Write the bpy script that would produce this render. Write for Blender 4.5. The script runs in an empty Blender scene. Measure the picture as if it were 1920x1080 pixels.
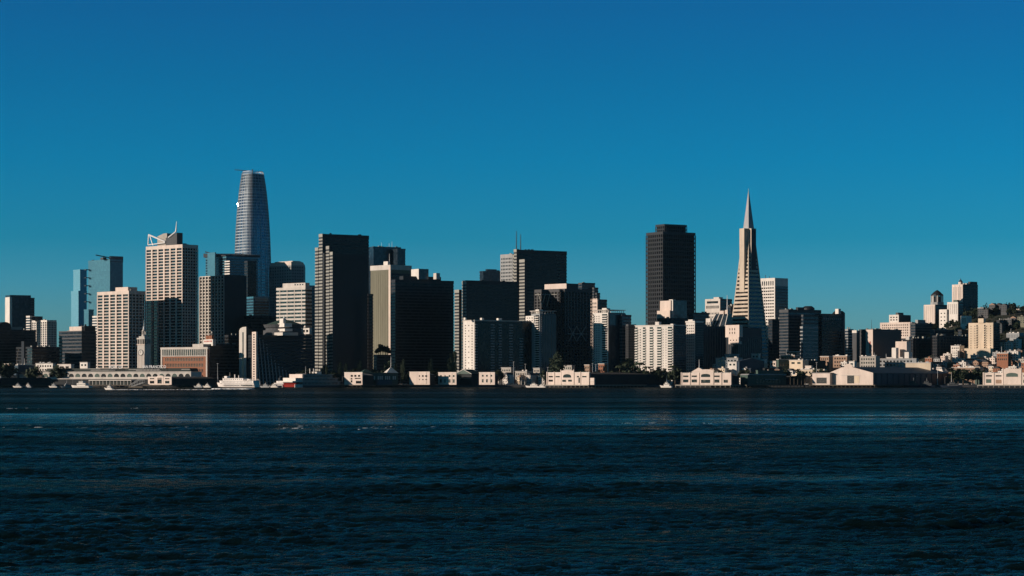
import bpy, math, random
import numpy as np
from mathutils import Vector, Matrix
random.seed(7)
sc = bpy.context.scene
C = sc.collection
F = 4220.0; HY = 713.0; CH = 8.0          # focal length in photo pixels, horizon row, camera height
R = math.radians
def X(px, D): return (px-960)/F*D
def Z(py, D): return CH+(HY-py)*D/F
def S(t): t = min(max(t, 0), 1); return t*t*(3-2*t)
def ter(x, y): return 3+105*S((y-2640)/620)*S((x-400)/330)

# ------------------------------------------------------------------ materials
def newmat(name):
    m = bpy.data.materials.new(name); m.use_nodes = True
    nt = m.node_tree; return m, nt, nt.nodes['Principled BSDF']
def wallmat(name, col, rough=.8, var=.17, scale=.12, streak=True, spec=.3, metal=0):
    m, nt, p = newmat(name)
    tc = nt.nodes.new('ShaderNodeTexCoord'); mp = nt.nodes.new('ShaderNodeMapping')
    nt.links.new(tc.outputs['Object'], mp.inputs[0])
    mp.inputs['Scale'].default_value = (1, 1, .25 if streak else 1)
    n = nt.nodes.new('ShaderNodeTexNoise'); n.inputs['Scale'].default_value = scale; n.inputs['Detail'].default_value = 6
    n.inputs['Roughness'].default_value = .72
    nt.links.new(mp.outputs[0], n.inputs['Vector'])
    r = nt.nodes.new('ShaderNodeMapRange'); r.inputs[1].default_value = .3; r.inputs[2].default_value = .7
    r.inputs[3].default_value = 1-var; r.inputs[4].default_value = 1+var
    nt.links.new(n.outputs['Fac'], r.inputs[0])
    mx = nt.nodes.new('ShaderNodeVectorMath'); mx.operation = 'SCALE'; mx.inputs[0].default_value = col
    nt.links.new(r.outputs[0], mx.inputs['Scale']); nt.links.new(mx.outputs[0], p.inputs['Base Color'])
    p.inputs['Roughness'].default_value = rough; p.inputs['Specular IOR Level'].default_value = spec
    p.inputs['Metallic'].default_value = metal
    return m
def glassmat(name, col, alt, rough=.12, metal=0.0, cell=(3.0, 3.0, 3.9), amount=.25, spec=.5):
    """curtain glass: single panes differ a little (blinds, dark rooms)"""
    m, nt, p = newmat(name)
    tc = nt.nodes.new('ShaderNodeTexCoord')
    v = nt.nodes.new('ShaderNodeVectorMath'); v.operation = 'SNAP'; v.inputs[1].default_value = cell
    o = nt.nodes.new('ShaderNodeVectorMath'); o.operation = 'ADD'; o.inputs[1].default_value = (.37, .41, .3)
    nt.links.new(tc.outputs['Object'], o.inputs[0]); nt.links.new(o.outputs[0], v.inputs[0])
    w = nt.nodes.new('ShaderNodeTexWhiteNoise'); nt.links.new(v.outputs[0], w.inputs['Vector'])
    g = nt.nodes.new('ShaderNodeMath'); g.operation = 'GREATER_THAN'; g.inputs[1].default_value = 1-amount
    nt.links.new(w.outputs['Value'], g.inputs[0])
    ml = nt.nodes.new('ShaderNodeMath'); ml.operation = 'MULTIPLY'; nt.links.new(g.outputs[0], ml.inputs[0]); nt.links.new(w.outputs['Value'], ml.inputs[1])
    mx = nt.nodes.new('ShaderNodeMix'); mx.data_type = 'RGBA'
    mx.inputs['A'].default_value = (*col, 1); mx.inputs['B'].default_value = (*alt, 1)
    nt.links.new(ml.outputs[0], mx.inputs['Factor']); nt.links.new(mx.outputs['Result'], p.inputs['Base Color'])
    p.inputs['Roughness'].default_value = rough; p.inputs['Metallic'].default_value = metal; p.inputs['Specular IOR Level'].default_value = spec
    return m
M = {}
M['white'] = wallmat('white_paint', (.64, .60, .545))
M['cream'] = wallmat('cream_plaster', (.62, .51, .38))
M['peach'] = wallmat('peach_concrete', (.62, .52, .45))
M['pale'] = wallmat('pale_concrete', (.54, .50, .45))
M['beige'] = wallmat('beige_concrete', (.36, .33, .29))
M['conc'] = wallmat('grey_concrete', (.30, .30, .27))
M['grey'] = wallmat('grey_stucco', (.30, .31, .31))
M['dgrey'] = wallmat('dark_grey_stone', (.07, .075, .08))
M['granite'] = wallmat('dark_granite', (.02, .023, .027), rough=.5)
M['black'] = wallmat('black_steel', (.015, .016, .018), rough=.5)
M['olive'] = wallmat('olive_stone', (.17, .165, .12), var=.2, scale=.05)
M['brick'] = wallmat('red_brick', (.27, .115, .065), streak=False, scale=.5)
M['tan'] = wallmat('tan_brick', (.30, .20, .14), streak=False, scale=.5)
M['roof'] = wallmat('dark_roofing', (.045, .045, .045), streak=False, scale=.3)
M['lroof'] = wallmat('pale_roofing', (.32, .31, .29), streak=False, scale=.3)
M['green'] = wallmat('weathered_green_metal', (.05, .085, .07), rough=.6)
M['groof'] = wallmat('dark_green_roofing', (.018, .028, .025), rough=.7)
M['bluer'] = wallmat('blue_grey_roofing', (.035, .06, .085), rough=.6)
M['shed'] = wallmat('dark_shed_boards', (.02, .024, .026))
M['timber'] = wallmat('pile_timber', (.10, .085, .065), streak=False, scale=2)
M['pilec'] = wallmat('pile_concrete', (.30, .28, .24), streak=False, scale=2)
M['ship'] = wallmat('ship_white_paint', (.78, .72, .67), rough=.4)
M['metal'] = wallmat('white_steel', (.7, .7, .7), rough=.4, spec=.5)
M['alu'] = wallmat('aluminium_cladding', (.30, .30, .31), rough=.5)
M['quartz'] = wallmat('white_quartz_panels', (.50, .42, .33))
M['red'] = wallmat('red_paint', (.35, .03, .02))
M['orange'] = wallmat('orange_paint', (.5, .12, .04))
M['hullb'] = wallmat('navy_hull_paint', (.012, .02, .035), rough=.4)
M['fin'] = wallmat('blue_grey_fins', (.44, .50, .54), rough=.5)
M['ground'] = wallmat('city_ground', (.05, .05, .048), streak=False, scale=.02)
M['hill'] = wallmat('hillside_scrub', (.022, .028, .018), var=.5, streak=False, scale=.03, rough=.95)
M['bark'] = wallmat('bark', (.07, .05, .035), streak=False, scale=2)
M['leaf'] = wallmat('leaves', (.024, .036, .018), var=.45, streak=False, scale=.8)
M['leafp'] = wallmat('poplar_leaves', (.045, .062, .036), var=.4, streak=False, scale=.8)
M['glass'] = glassmat('dark_glass', (.010, .012, .014), (.07, .065, .055), amount=.2)
M['bronze'] = glassmat('bronze_glass', (.010, .009, .008), (.03, .028, .025), rough=.25, amount=.2, spec=.3)
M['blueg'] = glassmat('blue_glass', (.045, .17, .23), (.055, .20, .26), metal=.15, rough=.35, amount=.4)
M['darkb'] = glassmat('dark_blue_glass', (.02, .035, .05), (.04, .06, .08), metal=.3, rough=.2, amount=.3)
M['pane'] = glassmat('mirror_pane', (.14, .14, .14), (.14, .14, .14), metal=1.0, rough=.12)
M['skyg'] = glassmat('pale_sky_glass', (.125, .345, .44), (.14, .36, .46), metal=.1, rough=.4, amount=.4)
M['tower'] = glassmat('silver_blue_glass', (.09, .13, .17), (.16, .21, .25), metal=.45, rough=.13, amount=.35, cell=(3, 3, 4.5))

# ------------------------------------------------------------------ mesh builder
class MB:
    def __init__(s): s.v = []; s.f = []
    def box(s, x0, y0, z0, x1, y1, z1):
        n = len(s.v)
        s.v += [(x0,y0,z0),(x1,y0,z0),(x1,y1,z0),(x0,y1,z0),(x0,y0,z1),(x1,y0,z1),(x1,y1,z1),(x0,y1,z1)]
        s.f += [(n,n+3,n+2,n+1),(n+4,n+5,n+6,n+7),(n,n+1,n+5,n+4),(n+1,n+2,n+6,n+5),(n+2,n+3,n+7,n+6),(n+3,n,n+4,n+7)]
        return s
    def loft(s, rings, caps=True):
        k = len(rings[0]); n = len(s.v)
        for r in rings: s.v += [tuple(p) for p in r]
        for i in range(len(rings)-1):
            for j in range(k):
                a = n+i*k+j; b = n+i*k+(j+1) % k
                s.f.append((a, b, b+k, a+k))
        if caps:
            s.f.append(tuple(n+j for j in reversed(range(k))))
            s.f.append(tuple(n+(len(rings)-1)*k+j for j in range(k)))
        return s
    def prism(s, poly, z0, z1): return s.loft([[(x, y, z0) for x, y in poly], [(x, y, z1) for x, y in poly]])
    def cyl(s, x, y, z0, z1, r0, r1=None, n=12, ph=0):
        r1 = r0 if r1 is None else r1
        return s.loft([[(x+r*math.cos(2*math.pi*i/n+ph), y+r*math.sin(2*math.pi*i/n+ph), z) for i in range(n)] for r, z in ((r0, z0), (r1, z1))])
    def bar(s, p, q, r, n=6, r2=None):
        p = Vector(p); q = Vector(q); d = (q-p).normalized()
        u = d.orthogonal().normalized(); w = d.cross(u); r2 = r if r2 is None else r2
        return s.loft([[tuple(c+rr*(u*math.cos(2*math.pi*i/n)+w*math.sin(2*math.pi*i/n))) for i in range(n)] for c, rr in ((p, r), (q, r2))])
    def xprism(s, prof, x0, x1):      # profile in (y,z) pushed along x
        return s.loft([[(x0, y, z) for y, z in prof], [(x1, y, z) for y, z in prof]])
    def yprism(s, prof, y0, y1):      # profile in (x,z) pushed along y
        return s.loft([[(x, y1, z) for x, z in prof], [(x, y0, z) for x, z in prof]])
    def mesh(s, name, mat):
        me = bpy.data.meshes.new(name); me.from_pydata(s.v, [], s.f); me.update()
        me.materials.append(mat); return me
    def build(s, name, mat, parent=None, loc=None, rot=0, label=None):
        if not s.v: return None
        o = bpy.data.objects.new(name, s.mesh(name, mat if not isinstance(mat, str) else M[mat])); C.objects.link(o)
        if parent: o.parent = parent
        if loc: o.location = loc
        if rot: o.rotation_euler = (0, 0, rot)
        if label: o['label'] = label
        return o
def tag(o, label=None, cat=None, group=None, kind=None):
    if label: o['label'] = label
    if cat: o['category'] = cat
    if group: o['group'] = group
    if kind: o['kind'] = kind
    return o
def empty(name, loc, rz=0, label=None, cat=None, group=None):
    e = bpy.data.objects.new(name, None); C.objects.link(e); e.location = loc; e.rotation_euler = (0, 0, rz)
    e.empty_display_size = 3
    return tag(e, label, cat, group)
def copy_tree(o, parent=None):
    c = o.copy(); C.objects.link(c); c.parent = parent
    for ch in list(o.children): copy_tree(ch, c)
    return c
FOOT = []
LABELS = set()

class B:
    """a building; its frame has x along the shaded right-hand face, y along the sunlit left-hand face"""
    def __init__(s, name, label, cat, xL, xC, xR, yt, D, a=32, z0=None, depth=None, width=None, group=None, foot=True):
        s.D = D; s.a = R(a); s.ca = math.cos(s.a); s.sa = math.sin(s.a)
        s.O = (X(xC, D), D)
        s.d = depth if depth else s.ly(xL); s.w = width if width else s.lx(xR)
        cx = s.O[0]+s.w/2*s.ca-s.d/2*s.sa; cy = s.O[1]+s.w/2*s.sa+s.d/2*s.ca
        s.z0 = (3.0 if cx < 380 else min(ter(*s.wp(x, y)) for x in (0, s.w) for y in (0, s.d))-.6) if z0 is None else z0
        s.h = Z(yt, D)-s.z0
        s.e = empty(name, (s.O[0], s.O[1], s.z0), s.a, label, cat, group)
        s.box = (0, 0, 0, s.w, s.d, s.h); s.counts = {}
        s.rng = random.Random(int(xL*7+D))
        if foot: FOOT.append((label, [s.wp(0, 0), s.wp(s.w, 0), s.wp(s.w, s.d), s.wp(0, s.d)]))
        if label in LABELS and not group: print('DUPLABEL', label)
        LABELS.add(label)
    def wp(s, x, y): return (s.O[0]+x*s.ca-y*s.sa, s.O[1]+x*s.sa+y*s.ca)
    def lx(s, px, y=0):
        ox, oy = s.wp(0, y) if y else s.O
        t = (px-960)/F; return (t*oy-ox)/(s.ca-t*s.sa)
    def ly(s, px, x=0):
        ox, oy = s.wp(x, 0) if x else s.O
        t = (px-960)/F; return (ox-t*oy)/(s.sa+t*s.ca)
    def lz(s, py, x=0, y=0): return Z(py, s.wp(x, y)[1])-s.z0
    def vol(s, xL, xC, xR, yt, dD=0, yb=None, depth=None, width=None, zb=None):
        D = s.D+dD; P = (X(xC, D)-s.O[0], D-s.O[1])
        x0 = P[0]*s.ca+P[1]*s.sa; y0 = -P[0]*s.sa+P[1]*s.ca
        g = s.ly(xL, x0)-y0; y1 = y0+(min(depth, max(4, g)) if depth and xC-xL > .4 else depth or g)
        x1 = x0+width if width else s.lx(xR, y0)
        z1 = Z(yt, D)-s.z0
        z0 = zb if zb is not None else (Z(yb, D)-s.z0 if yb is not None else 0)
        return (x0, y0, z0, x1, y1, z1)
    def plain(s, box, mat, name='wall', label=None): return MB().box(*box).build(name, mat, s.e, label=label)
    def repeat(s, name, me_by_key, places, cap=100):
        """places: (key, loc); the first ones are parts of their own, the rest one mesh"""
        done = s.counts.get(name, 0); rest = {}
        for key, loc in places:
            if done < cap:
                o = bpy.data.objects.new(name, me_by_key[key]); C.objects.link(o); o.parent = s.e; o.location = loc; done += 1
            else: rest.setdefault(key, []).append(loc)
        s.counts[name] = done
        if rest: s.rest = getattr(s, 'rest', {}); s.rest.setdefault(name, []).extend((me_by_key[k], l) for k, ls in rest.items() for l in ls)
    def finish(s):
        for name, lst in getattr(s, 'rest', {}).items():
            mb = MB()
            for me, l in lst:
                n = len(mb.v)
                mb.v += [(v.co.x+l[0], v.co.y+l[1], v.co.z+l[2]) for v in me.vertices]
                mb.f += [tuple(n+i for i in p.vertices) for p in me.polygons]
            o = mb.build(name, lst[0][0].materials[0], s.e); o['kind'] = 'stuff'
        return s
    def windows(s, face, box, n, rows, wf=.6, hf=.5, top=3, bot=3, mat='glass', edge=.06, skip=None, out=.05, name='window', jitter=0):
        x0, y0, z0, x1, y1, z1 = box
        L = (y1-y0) if face in 'LR' else (x1-x0); e = L*edge; p = (L-2*e)/n; ph = (z1-z0-top-bot)/rows
        ww = p*wf; wh = ph*hf
        if face in 'LR': me = MB().box(-out, -ww/2, -wh/2, out, ww/2, wh/2).mesh(name, M[mat])
        else: me = MB().box(-ww/2, -out, -wh/2, ww/2, out, wh/2).mesh(name, M[mat])
        pl = []
        for r in range(rows):
            for i in range(n):
                if skip and skip(i, r): continue
                c = e+p*(i+.5); z = z1-top-ph*(r+.5)
                pl.append((0, (x0, y0+c, z) if face == 'L' else (x1, y0+c, z) if face == 'R' else (x0+c, y0, z) if face == 'F' else (x0+c, y1, z)))
        s.repeat(name, {0: me}, pl)
    def facade(s, box=None, style='bands', wall='conc', glass='glass', fl=3.9, bf=.45, nL=6, nF=8, pf=.25, par=2.5, wname='wall', proud=.3):
        x0, y0, z0, x1, y1, z1 = box or s.box
        if style == 'plain': return s.plain((x0, y0, z0, x1, y1, z1), wall, wname)
        i = max(.35, min(1.1, (x1-x0)*.04)) if style == 'grid' else .35
        MB().box(x0+i, y0+i, z0, x1-i, y1-i, z1-par+.05).build('glazing', glass, s.e)
        mb = MB().box(x0, y0, z1-par, x1, y1, z1)
        if style in ('bands', 'grid'):
            n = int((z1-par-z0)/fl)
            for k in range(n):
                zb = z1-par-(k+1)*fl
                mb.box(x0, y0, zb, x1, y1, zb+fl*bf)
        if style in ('grid', 'ribs'):
            q = proud
            for (n, t0, t1, ax) in ((nL, y0, y1, 1), (nF, x0, x1, 0)):
                p = (t1-t0)/n; hw = p*pf/2
                for k in range(n+1):
                    c = t0+p*k; c0 = max(c-hw, t0-q); c1 = min(c+hw, t1+q)
                    if ax:
                        mb.box(x0-q, c0, z0, x0+.3, c1, z1-par+.02); mb.box(x1-.3, c0, z0, x1+q, c1, z1-par+.02)
                    else:
                        mb.box(c0, y0-q*.93, z0, c1, y0+.3, z1-par+.03); mb.box(c0, y1-.3, z0, c1, y1+q*.93, z1-par+.03)
        return mb.build(wname, wall, s.e)
    def clutter(s, box=None, n=4, hmax=4, mat='conc', ant=1, big=True):
        x0, y0, z0, x1, y1, z1 = box or s.box; r = s.rng; W = x1-x0; Dp = y1-y0
        if big: MB().box(x0+W*.25, y0+Dp*.3, z1-.2, x0+W*.7, y0+Dp*.8, z1+hmax).build('roof_house', mat, s.e)
        for k in range(n):
            a = x0+W*r.uniform(.05, .85); b = y0+Dp*r.uniform(.05, .85); sx = min(W*.12, r.uniform(1.5, 5)); sy = min(Dp*.12, r.uniform(1.5, 5))
            MB().box(a, b, z1-.1, a+sx, b+sy, z1+r.uniform(1, hmax*.7)).build('roof_unit', mat, s.e)
        for k in range(ant):
            a = x0+W*r.uniform(.2, .8); b = y0+Dp*r.uniform(.2, .8)
            MB().cyl(a, b, z1, z1+r.uniform(4, 9), .25, .12, 6).build('antenna', 'metal', s.e)
CHECK=False
# =================================================================== SKYLINE, left to right
def tower(name, label, xL, xC, xR, yt, D, a=32, cl=3, ant=0, hm=4, cat='tower', z0=None, depth=None, width=None, clm='conc', big=True, **kw):
    b = B(name, label, cat, xL, xC, xR, yt, D, a, z0=z0, depth=depth, width=width)
    b.facade(**kw)
    if cl or big: b.clutter(n=cl, hmax=hm, ant=ant, mat=clm, big=big)
    return b

# far left group
b = tower('glass_tower', 'dark blue glass tower with a pale left edge at the far left of the skyline', 10, 19, 58, 553, 3600, 30, cl=0, big=False, style='bands', wall='darkb', glass='darkb', bf=.2, fl=4, par=4)
q = b.vol(9.5, 18, 19, 557, -2, width=4); b.plain(q, 'white', 'edge_wall')
q = b.vol(40, 41, 65, 558, 25, depth=20); b.facade(q, 'bands', 'dgrey', 'darkb', wname='wing')
b = tower('apartment_tower', 'white gridded apartment block with a blue shaded side left of the banded office block', 56, 88, 106, 600, 3350, 40, cl=2, style='grid', wall='white', glass='darkb', nL=8, nF=6, fl=3.4, bf=.35, pf=.35, par=3, big=False)
q = b.vol(47.5, 56, 60, 592, 10, depth=12); b.facade(q, 'bands', 'white', 'darkb', wname='wing')
q = b.vol(57, 66, 80, 593, 14, yb=600.5, depth=14); b.plain(q, 'dgrey', 'penthouse')
b = tower('office_block', 'black flat-topped block behind the dark trees at the left edge', -20, 2, 68, 618, 3050, 32, cl=4, style='bands', wall='granite', glass='bronze', bf=.4)
b = tower('office_block', 'low black block in front of the white gridded apartment block', 30, 60, 112, 650, 2900, 32, cl=5, style='bands', wall='granite', glass='glass', bf=.4, big=False)
q = b.vol(40, 45, 70, 640, 20, depth=20); b.plain(q, 'granite', 'penthouse')
b = tower('office_tower', 'pale half-transparent looking glass tower, faint against the sky behind the five ledges', 133, 147, 163, 545, 3900, 35, cl=0, big=False, style='bands', wall='skyg', glass='skyg', bf=.15, par=6)
q = b.vol(137, 150, 163, 505, 4, depth=30); b.facade(q, 'bands', 'skyg', 'skyg', wname='upper_wall', bf=.15)
b = tower('glass_tower', 'blue glass tower with five ledges on its left edge and a crane on its roof', 165, 206, 231, 486, 3500, 42, cl=0, big=False, style='bands', wall='blueg', glass='blueg', bf=.12, par=3)
b.plain(b.vol(206, 207, 231, 480, 1, zb=b.h-4, depth=20), 'darkb', 'roof_screen')
for yy in (506, 521, 536, 551, 566):
    MB().box(-.5, 0, -.6, 9, 5, .6).build('ledge', 'dgrey', b.e, loc=(-7, b.d-6, b.lz(yy, 0, b.d)))
b.facade(b.vol(155.5, 166, 176, 580, -6, depth=14), 'bands', 'blueg', 'blueg', wname='podium', bf=.15)
k = MB(); k.bar((0, 20, b.h), (2, 20, b.h+6), .7).bar((-12, 22, b.h+7), (14, 18, b.h+3), .8).box(-6, 10, b.h-.2, 0, 18, b.h+3)
k.build('roof_crane', 'dgrey', b.e)
b.clutter(n=9, hmax=3, mat='granite', ant=0, big=False)
b = tower('office_block', 'white block with dark window bands peeking out left of the low gridded tower', 173, 186, 200, 592, 3280, 40, cl=1, big=False, style='bands', wall='white', glass='darkb', bf=.5)
b = tower('office_block', 'dark banded office block with a peach parapet, below the blue glass tower with ledges', 110, 153, 181, 620, 2950, 45, cl=2, big=False, style='bands', wall='dgrey', glass='darkb', bf=.4, fl=4.6, par=1.5)
b.plain(b.vol(130, 153, 156, 612, 3, yb=620.5, depth=None, width=3), 'peach', 'parapet')
b.plain(b.vol(153, 158, 179, 611, 3, yb=620.5, depth=26), 'granite', 'penthouse')
b.clutter(b.vol(136, 150, 170, 612, 8, depth=10), n=3, mat='granite', big=False, ant=0, hmax=6)

# the two gridded towers
b = tower('office_tower', 'low cream office tower with a deep window grid directly left of the tall gridded tower', 182, 241.5, 273, 545, 2768, 46, cl=4, big=False, style='grid', wall='peach', glass='glass', nL=5, nF=5, fl=3.82, bf=.3, pf=.22, par=4.2, proud=.2)
b.plain(b.vol(205, 240, 250, 538, 6, zb=b.h-.2, depth=26, width=14), 'peach', 'penthouse')
b = tower('office_tower', 'tall cream gridded office tower with a slanted white mast frame on its roof', 273.5, 342, 371.5, 458, 2790, 46, cl=6, big=False, style='grid', wall='peach', glass='glass', nL=6, nF=6, fl=3.75, bf=.3, pf=.22, par=4.4, proud=.2)
mb = MB(); top = b.h
def P(px, py, dy=6): return (dy*.4, b.ly(px), b.lz(py, 0, b.ly(px)))
for p_, q_, r_ in ((P(275, 459), P(276, 440), .9), (P(276, 440), P(307, 453), 1.0), (P(278, 441), P(284, 460), .7), (P(275, 459), P(307, 455), .7)):
    mb.bar(p_, q_, r_)
mb.build('mast_frame', 'metal', b.e)
MB().bar(P(313, 445), P(327, 434), .9).bar(P(327, 434), P(328.5, 415), 1.0, r2=.35).build('antenna', 'metal', b.e)
y0_, y1_ = b.ly(328), b.ly(307)
MB().xprism([(y1_, top-1), (y0_, top-1), (y0_, b.lz(436, 0, y0_)), (y1_, b.lz(446, 0, y1_))], 3, 12).build('roof_screen', 'dgrey', b.e)
y2_ = b.ly(289)
MB().xprism([(y2_, top-1), (y1_, top-1), (y1_, b.lz(437, 0, y1_)), (b.ly(301), b.lz(437, 0, y1_)), (y2_, b.lz(443, 0, y2_))], 5, 14).build('penthouse', 'beige', b.e)

# blue glass tower behind
b = tower('glass_tower', 'blue glass tower with a tilted dark roof edge in front of the tall tapering tower', 385, 424, 484, 480, 3260, 40, cl=0, big=False, style='bands', wall='blueg', glass='darkb', bf=.35, par=3)
MB().loft([[(-2, -2, b.h), (b.w+2, -2, b.h), (b.w+2, b.d+2, b.h), (-2, b.d+2, b.h)], [(-2, -2, b.h+1), (b.w+2, -2, b.h+3), (b.w+2, b.d+2, b.h+8), (-2, b.d+2, b.h+6)]]).build('roof', 'granite', b.e)
MB().bar((-4, b.d-6, b.h+8), (10, b.d-22, b.h+3), .8).build('roof_crane', 'dgrey', b.e)
b.plain(b.vol(384.5, 403, 404, 473, 4, depth=20, width=2), 'blueg', 'corner_fin')
b.windows('L', (-.1, b.ly(432), b.lz(516), 0, b.ly(420), b.lz(488)), 1, 6, wf=.9, hf=.5, top=0, bot=0, mat='white', name='window')

# tall tapering tower
TD = 3440; TX = X(474, TD); e = empty('skyscraper', (TX, TD, 3), R(38), 'tallest skyscraper, rounded and tapering, in silver blue glass with a crane on top', 'skyscraper')
prof = [(720, 437, 512), (600, 437.5, 511), (560, 438, 510.5), (500, 439, 509.5), (450, 440.3, 507.5), (420, 441.5, 505.5), (400, 443, 504), (385, 444.2, 502.5), (370, 445.5, 500.7), (355, 447, 498.7), (345, 448.3, 497), (335, 449.7, 495), (329, 450.6, 493.6), (324, 451.6, 492.6), (321.5, 454, 490)]
def sring(hw, z, n=44, p=3.6, ox=0):
    out = []
    for i in range(n):
        t = 2*math.pi*i/n; c, s_ = math.cos(t), math.sin(t)
        out.append((hw*math.copysign(abs(c)**(2/p), c)+ox, hw*math.copysign(abs(s_)**(2/p), s_), z))
    return out
def hwz(z):
    zs = [(Z(y, TD)-3, (r-l)/2/F*TD) for y, l, r in prof]
    for (za, ha), (zb, hb) in zip(zs, zs[1:]):
        if z <= zb: return ha+(hb-ha)*(z-za)/(zb-za)
    return zs[-1][1]
K = 1/1.20       # the rotated squircle is wider than its half width
ztop = Z(321.5, TD)-3
MB().loft([sring(hwz(z)*K, z) for z in np.linspace(0, ztop-5, 46)]).build('glazing', 'tower', e)
mb = MB(); z = 6
while z < ztop-32:
    h0, h1 = hwz(z)*K+.35, hwz(z+1.0)*K+.35
    mb.loft([sring(h0, z), sring(h1, z+1.1)]); z += 4.5
mb.build('floor_fins', 'fin', e)
mb = MB()
zs = list(np.linspace(4, ztop-6, 24))+[ztop-3, ztop]
for i in range(44):
    w_ = []
    for z in zs:
        x, y, _ = sring(hwz(z)*K+.1, z)[i]; L = math.hypot(x, y); ux, uy = x/L, y/L; tx, ty = -uy*.22, ux*.22
        w_.append([(x-tx, y-ty, z), (x+ux*.45-tx, y+uy*.45-ty, z), (x+ux*.45+tx, y+uy*.45+ty, z), (x+tx, y+ty, z)])
    mb.loft(w_)
mb.build('vertical_fins', 'fin', e)
mb = MB()
for z in np.linspace(ztop-32, ztop-1, 8): 
    r0 = sring(hwz(z)*K+.2, z); r1 = sring(hwz(z)*K+.2, z+.8); mb.loft([r0, r1], caps=False)
mb.build('crown_rings', 'fin', e)
MB().bar((-22, 17, ztop+2.6), (-4, 2, ztop+.6), .5).bar((-2, -2, ztop-14), (-2, -2, ztop+3), .8).build('roof_crane', 'dgrey', e)
# mirror panes added and angled to send a sun glint to the camera
for k, (px_, py_, s_) in enumerate(((445.6, 383, 1.0), (445.6, 387, .35))):
    z_ = Z(py_, TD)-3; bst = None
    for (lx_, ly_, _) in sring(hwz(z_)*K+.9, z_, 160):
        wx, wy = TX+lx_*math.cos(R(38))-ly_*math.sin(R(38)), TD+lx_*math.sin(R(38))+ly_*math.cos(R(38))
        if wy < TD and (bst is None or abs(wx/wy*F+960-px_) < bst[0]): bst = (abs(wx/wy*F+960-px_), wx, wy)
    wpt = Vector((bst[1], bst[2], Z(py_, TD))); hn = (Vector((-.936, -.254, .242))+(Vector((0, 0, CH))-wpt).normalized()).normalized()
    inv = Matrix.Rotation(-R(38), 3, 'Z'); lp = inv @ (wpt-Vector((TX, TD, 3))); n_ = inv @ hn; u_ = n_.orthogonal().normalized(); w_ = n_.cross(u_)
    MB().loft([[tuple(lp+n_*o_+u_*s_*i_+w_*s_*j_) for i_, j_ in ((-1, -1), (1, -1), (1, 1), (-1, 1))] for o_ in (-.1, .1)]).build('glint_pane', 'pane', e)
FOOT.append(('salesforcelike', [(TX-38, TD), (TX, TD-38), (TX+38, TD), (TX, TD+38)]))

b = tower('office_tower', 'blue grey tower with a pale notched crown row in front of the tall tapering tower', 462, 475, 505, 556, 3120, 32, cl=0, big=False, style='bands', wall='blueg', glass='darkb', bf=.3)
b.windows('F', (0, -.1, b.h-6, b.w, 0, b.h), 12, 1, wf=.4, hf=.9, top=.5, bot=0, mat='pale', name='crown_slot')
b = tower('office_tower', 'black slab rising just left of the notched blue grey tower', 458, 464, 481, 489, 3180, 32, cl=0, big=False, style='bands', wall='granite', glass='bronze', bf=.3)
b = tower('office_tower', 'office tower with thin white vertical fins on its sunlit face and a shade-black side', 374.5, 420, 460.5, 516, 2855, 44, cl=0, big=False, style='grid', wall='pale', glass='bronze', nL=8, nF=1, fl=4.1, bf=.3, pf=.26, par=1.0, proud=.8)
MB().box(0, -.95, 0, b.w+.9, -.3, b.h+.3).build('side_wall', 'granite', b.e)  # black sheet standing for the shade on the right-hand face
b = tower('office_tower', 'chamfer-roofed grey tower with small square windows right of the tall tapering tower', 505.5, 546, 572, 497, 3290, 40, cl=0, big=False, style='grid', wall='grey', glass='darkb', nL=9, nF=8, fl=4.5, bf=.55, pf=.5, par=2)
t0 = (b.h); i = 2
MB().loft([[(0, 0, t0), (b.w, 0, t0), (b.w, b.d, t0), (0, b.d, t0)], [(0, 0, t0+5), (b.w-4, 0, t0+5), (b.w-4, b.d-4, t0+5), (0, b.d-4, t0+5)]]).build('roof', 'peach', b.e)
MB().box(5, 4, t0+4.9, b.w-5, b.d-6, t0+6.6).build('penthouse', 'pale', b.e)
b = tower('office_tower', 'beige office block with horizontal window bands right of the chamfer-roofed tower', 518, 572.5, 585, 538, 3030, 50, cl=2, big=False, style='bands', wall='pale', glass='glass', fl=5.1, bf=.48, par=3.5)
b.plain(b.vol(530, 572.5, 580, 530, 2, zb=b.h-.1, depth=None, width=8), 'pale', 'penthouse')
b.windows('L', b.vol(530, 572.5, 580, 530, 2, yb=537, width=8), 8, 1, wf=.5, hf=.5, top=.6, bot=1, skip=lambda i, r: i > 3)
mb = MB()
for k in range(4): mb.box(-.12, b.d*(k+.5)/4-.5, 0, .3, b.d*(k+.5)/4+.5, b.h-3.4)
mb.build('pier_strips', 'pale', b.e)
b = tower('glass_tower', 'narrow blue glass tower between the beige banded block and the stepped-edge dark tower', 577, 580, 598, 535, 3150, 32, cl=0, big=False, style='grid', wall='blueg', glass='darkb', bf=.3, nL=2, nF=6)
# hotel group
b = tower('office_block', 'black block behind the terraced hotel, left of the round rooftop restaurant', 458, 470, 518, 591, 2860, 32, cl=2, big=False, style='bands', wall='granite', glass='bronze', bf=.3)
b = tower('office_block', 'low black block between the two gridded office towers and the terraced hotel', 421, 428, 452, 628, 2760, 32, cl=2, big=False, style='bands', wall='granite', glass='bronze', bf=.3)

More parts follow.
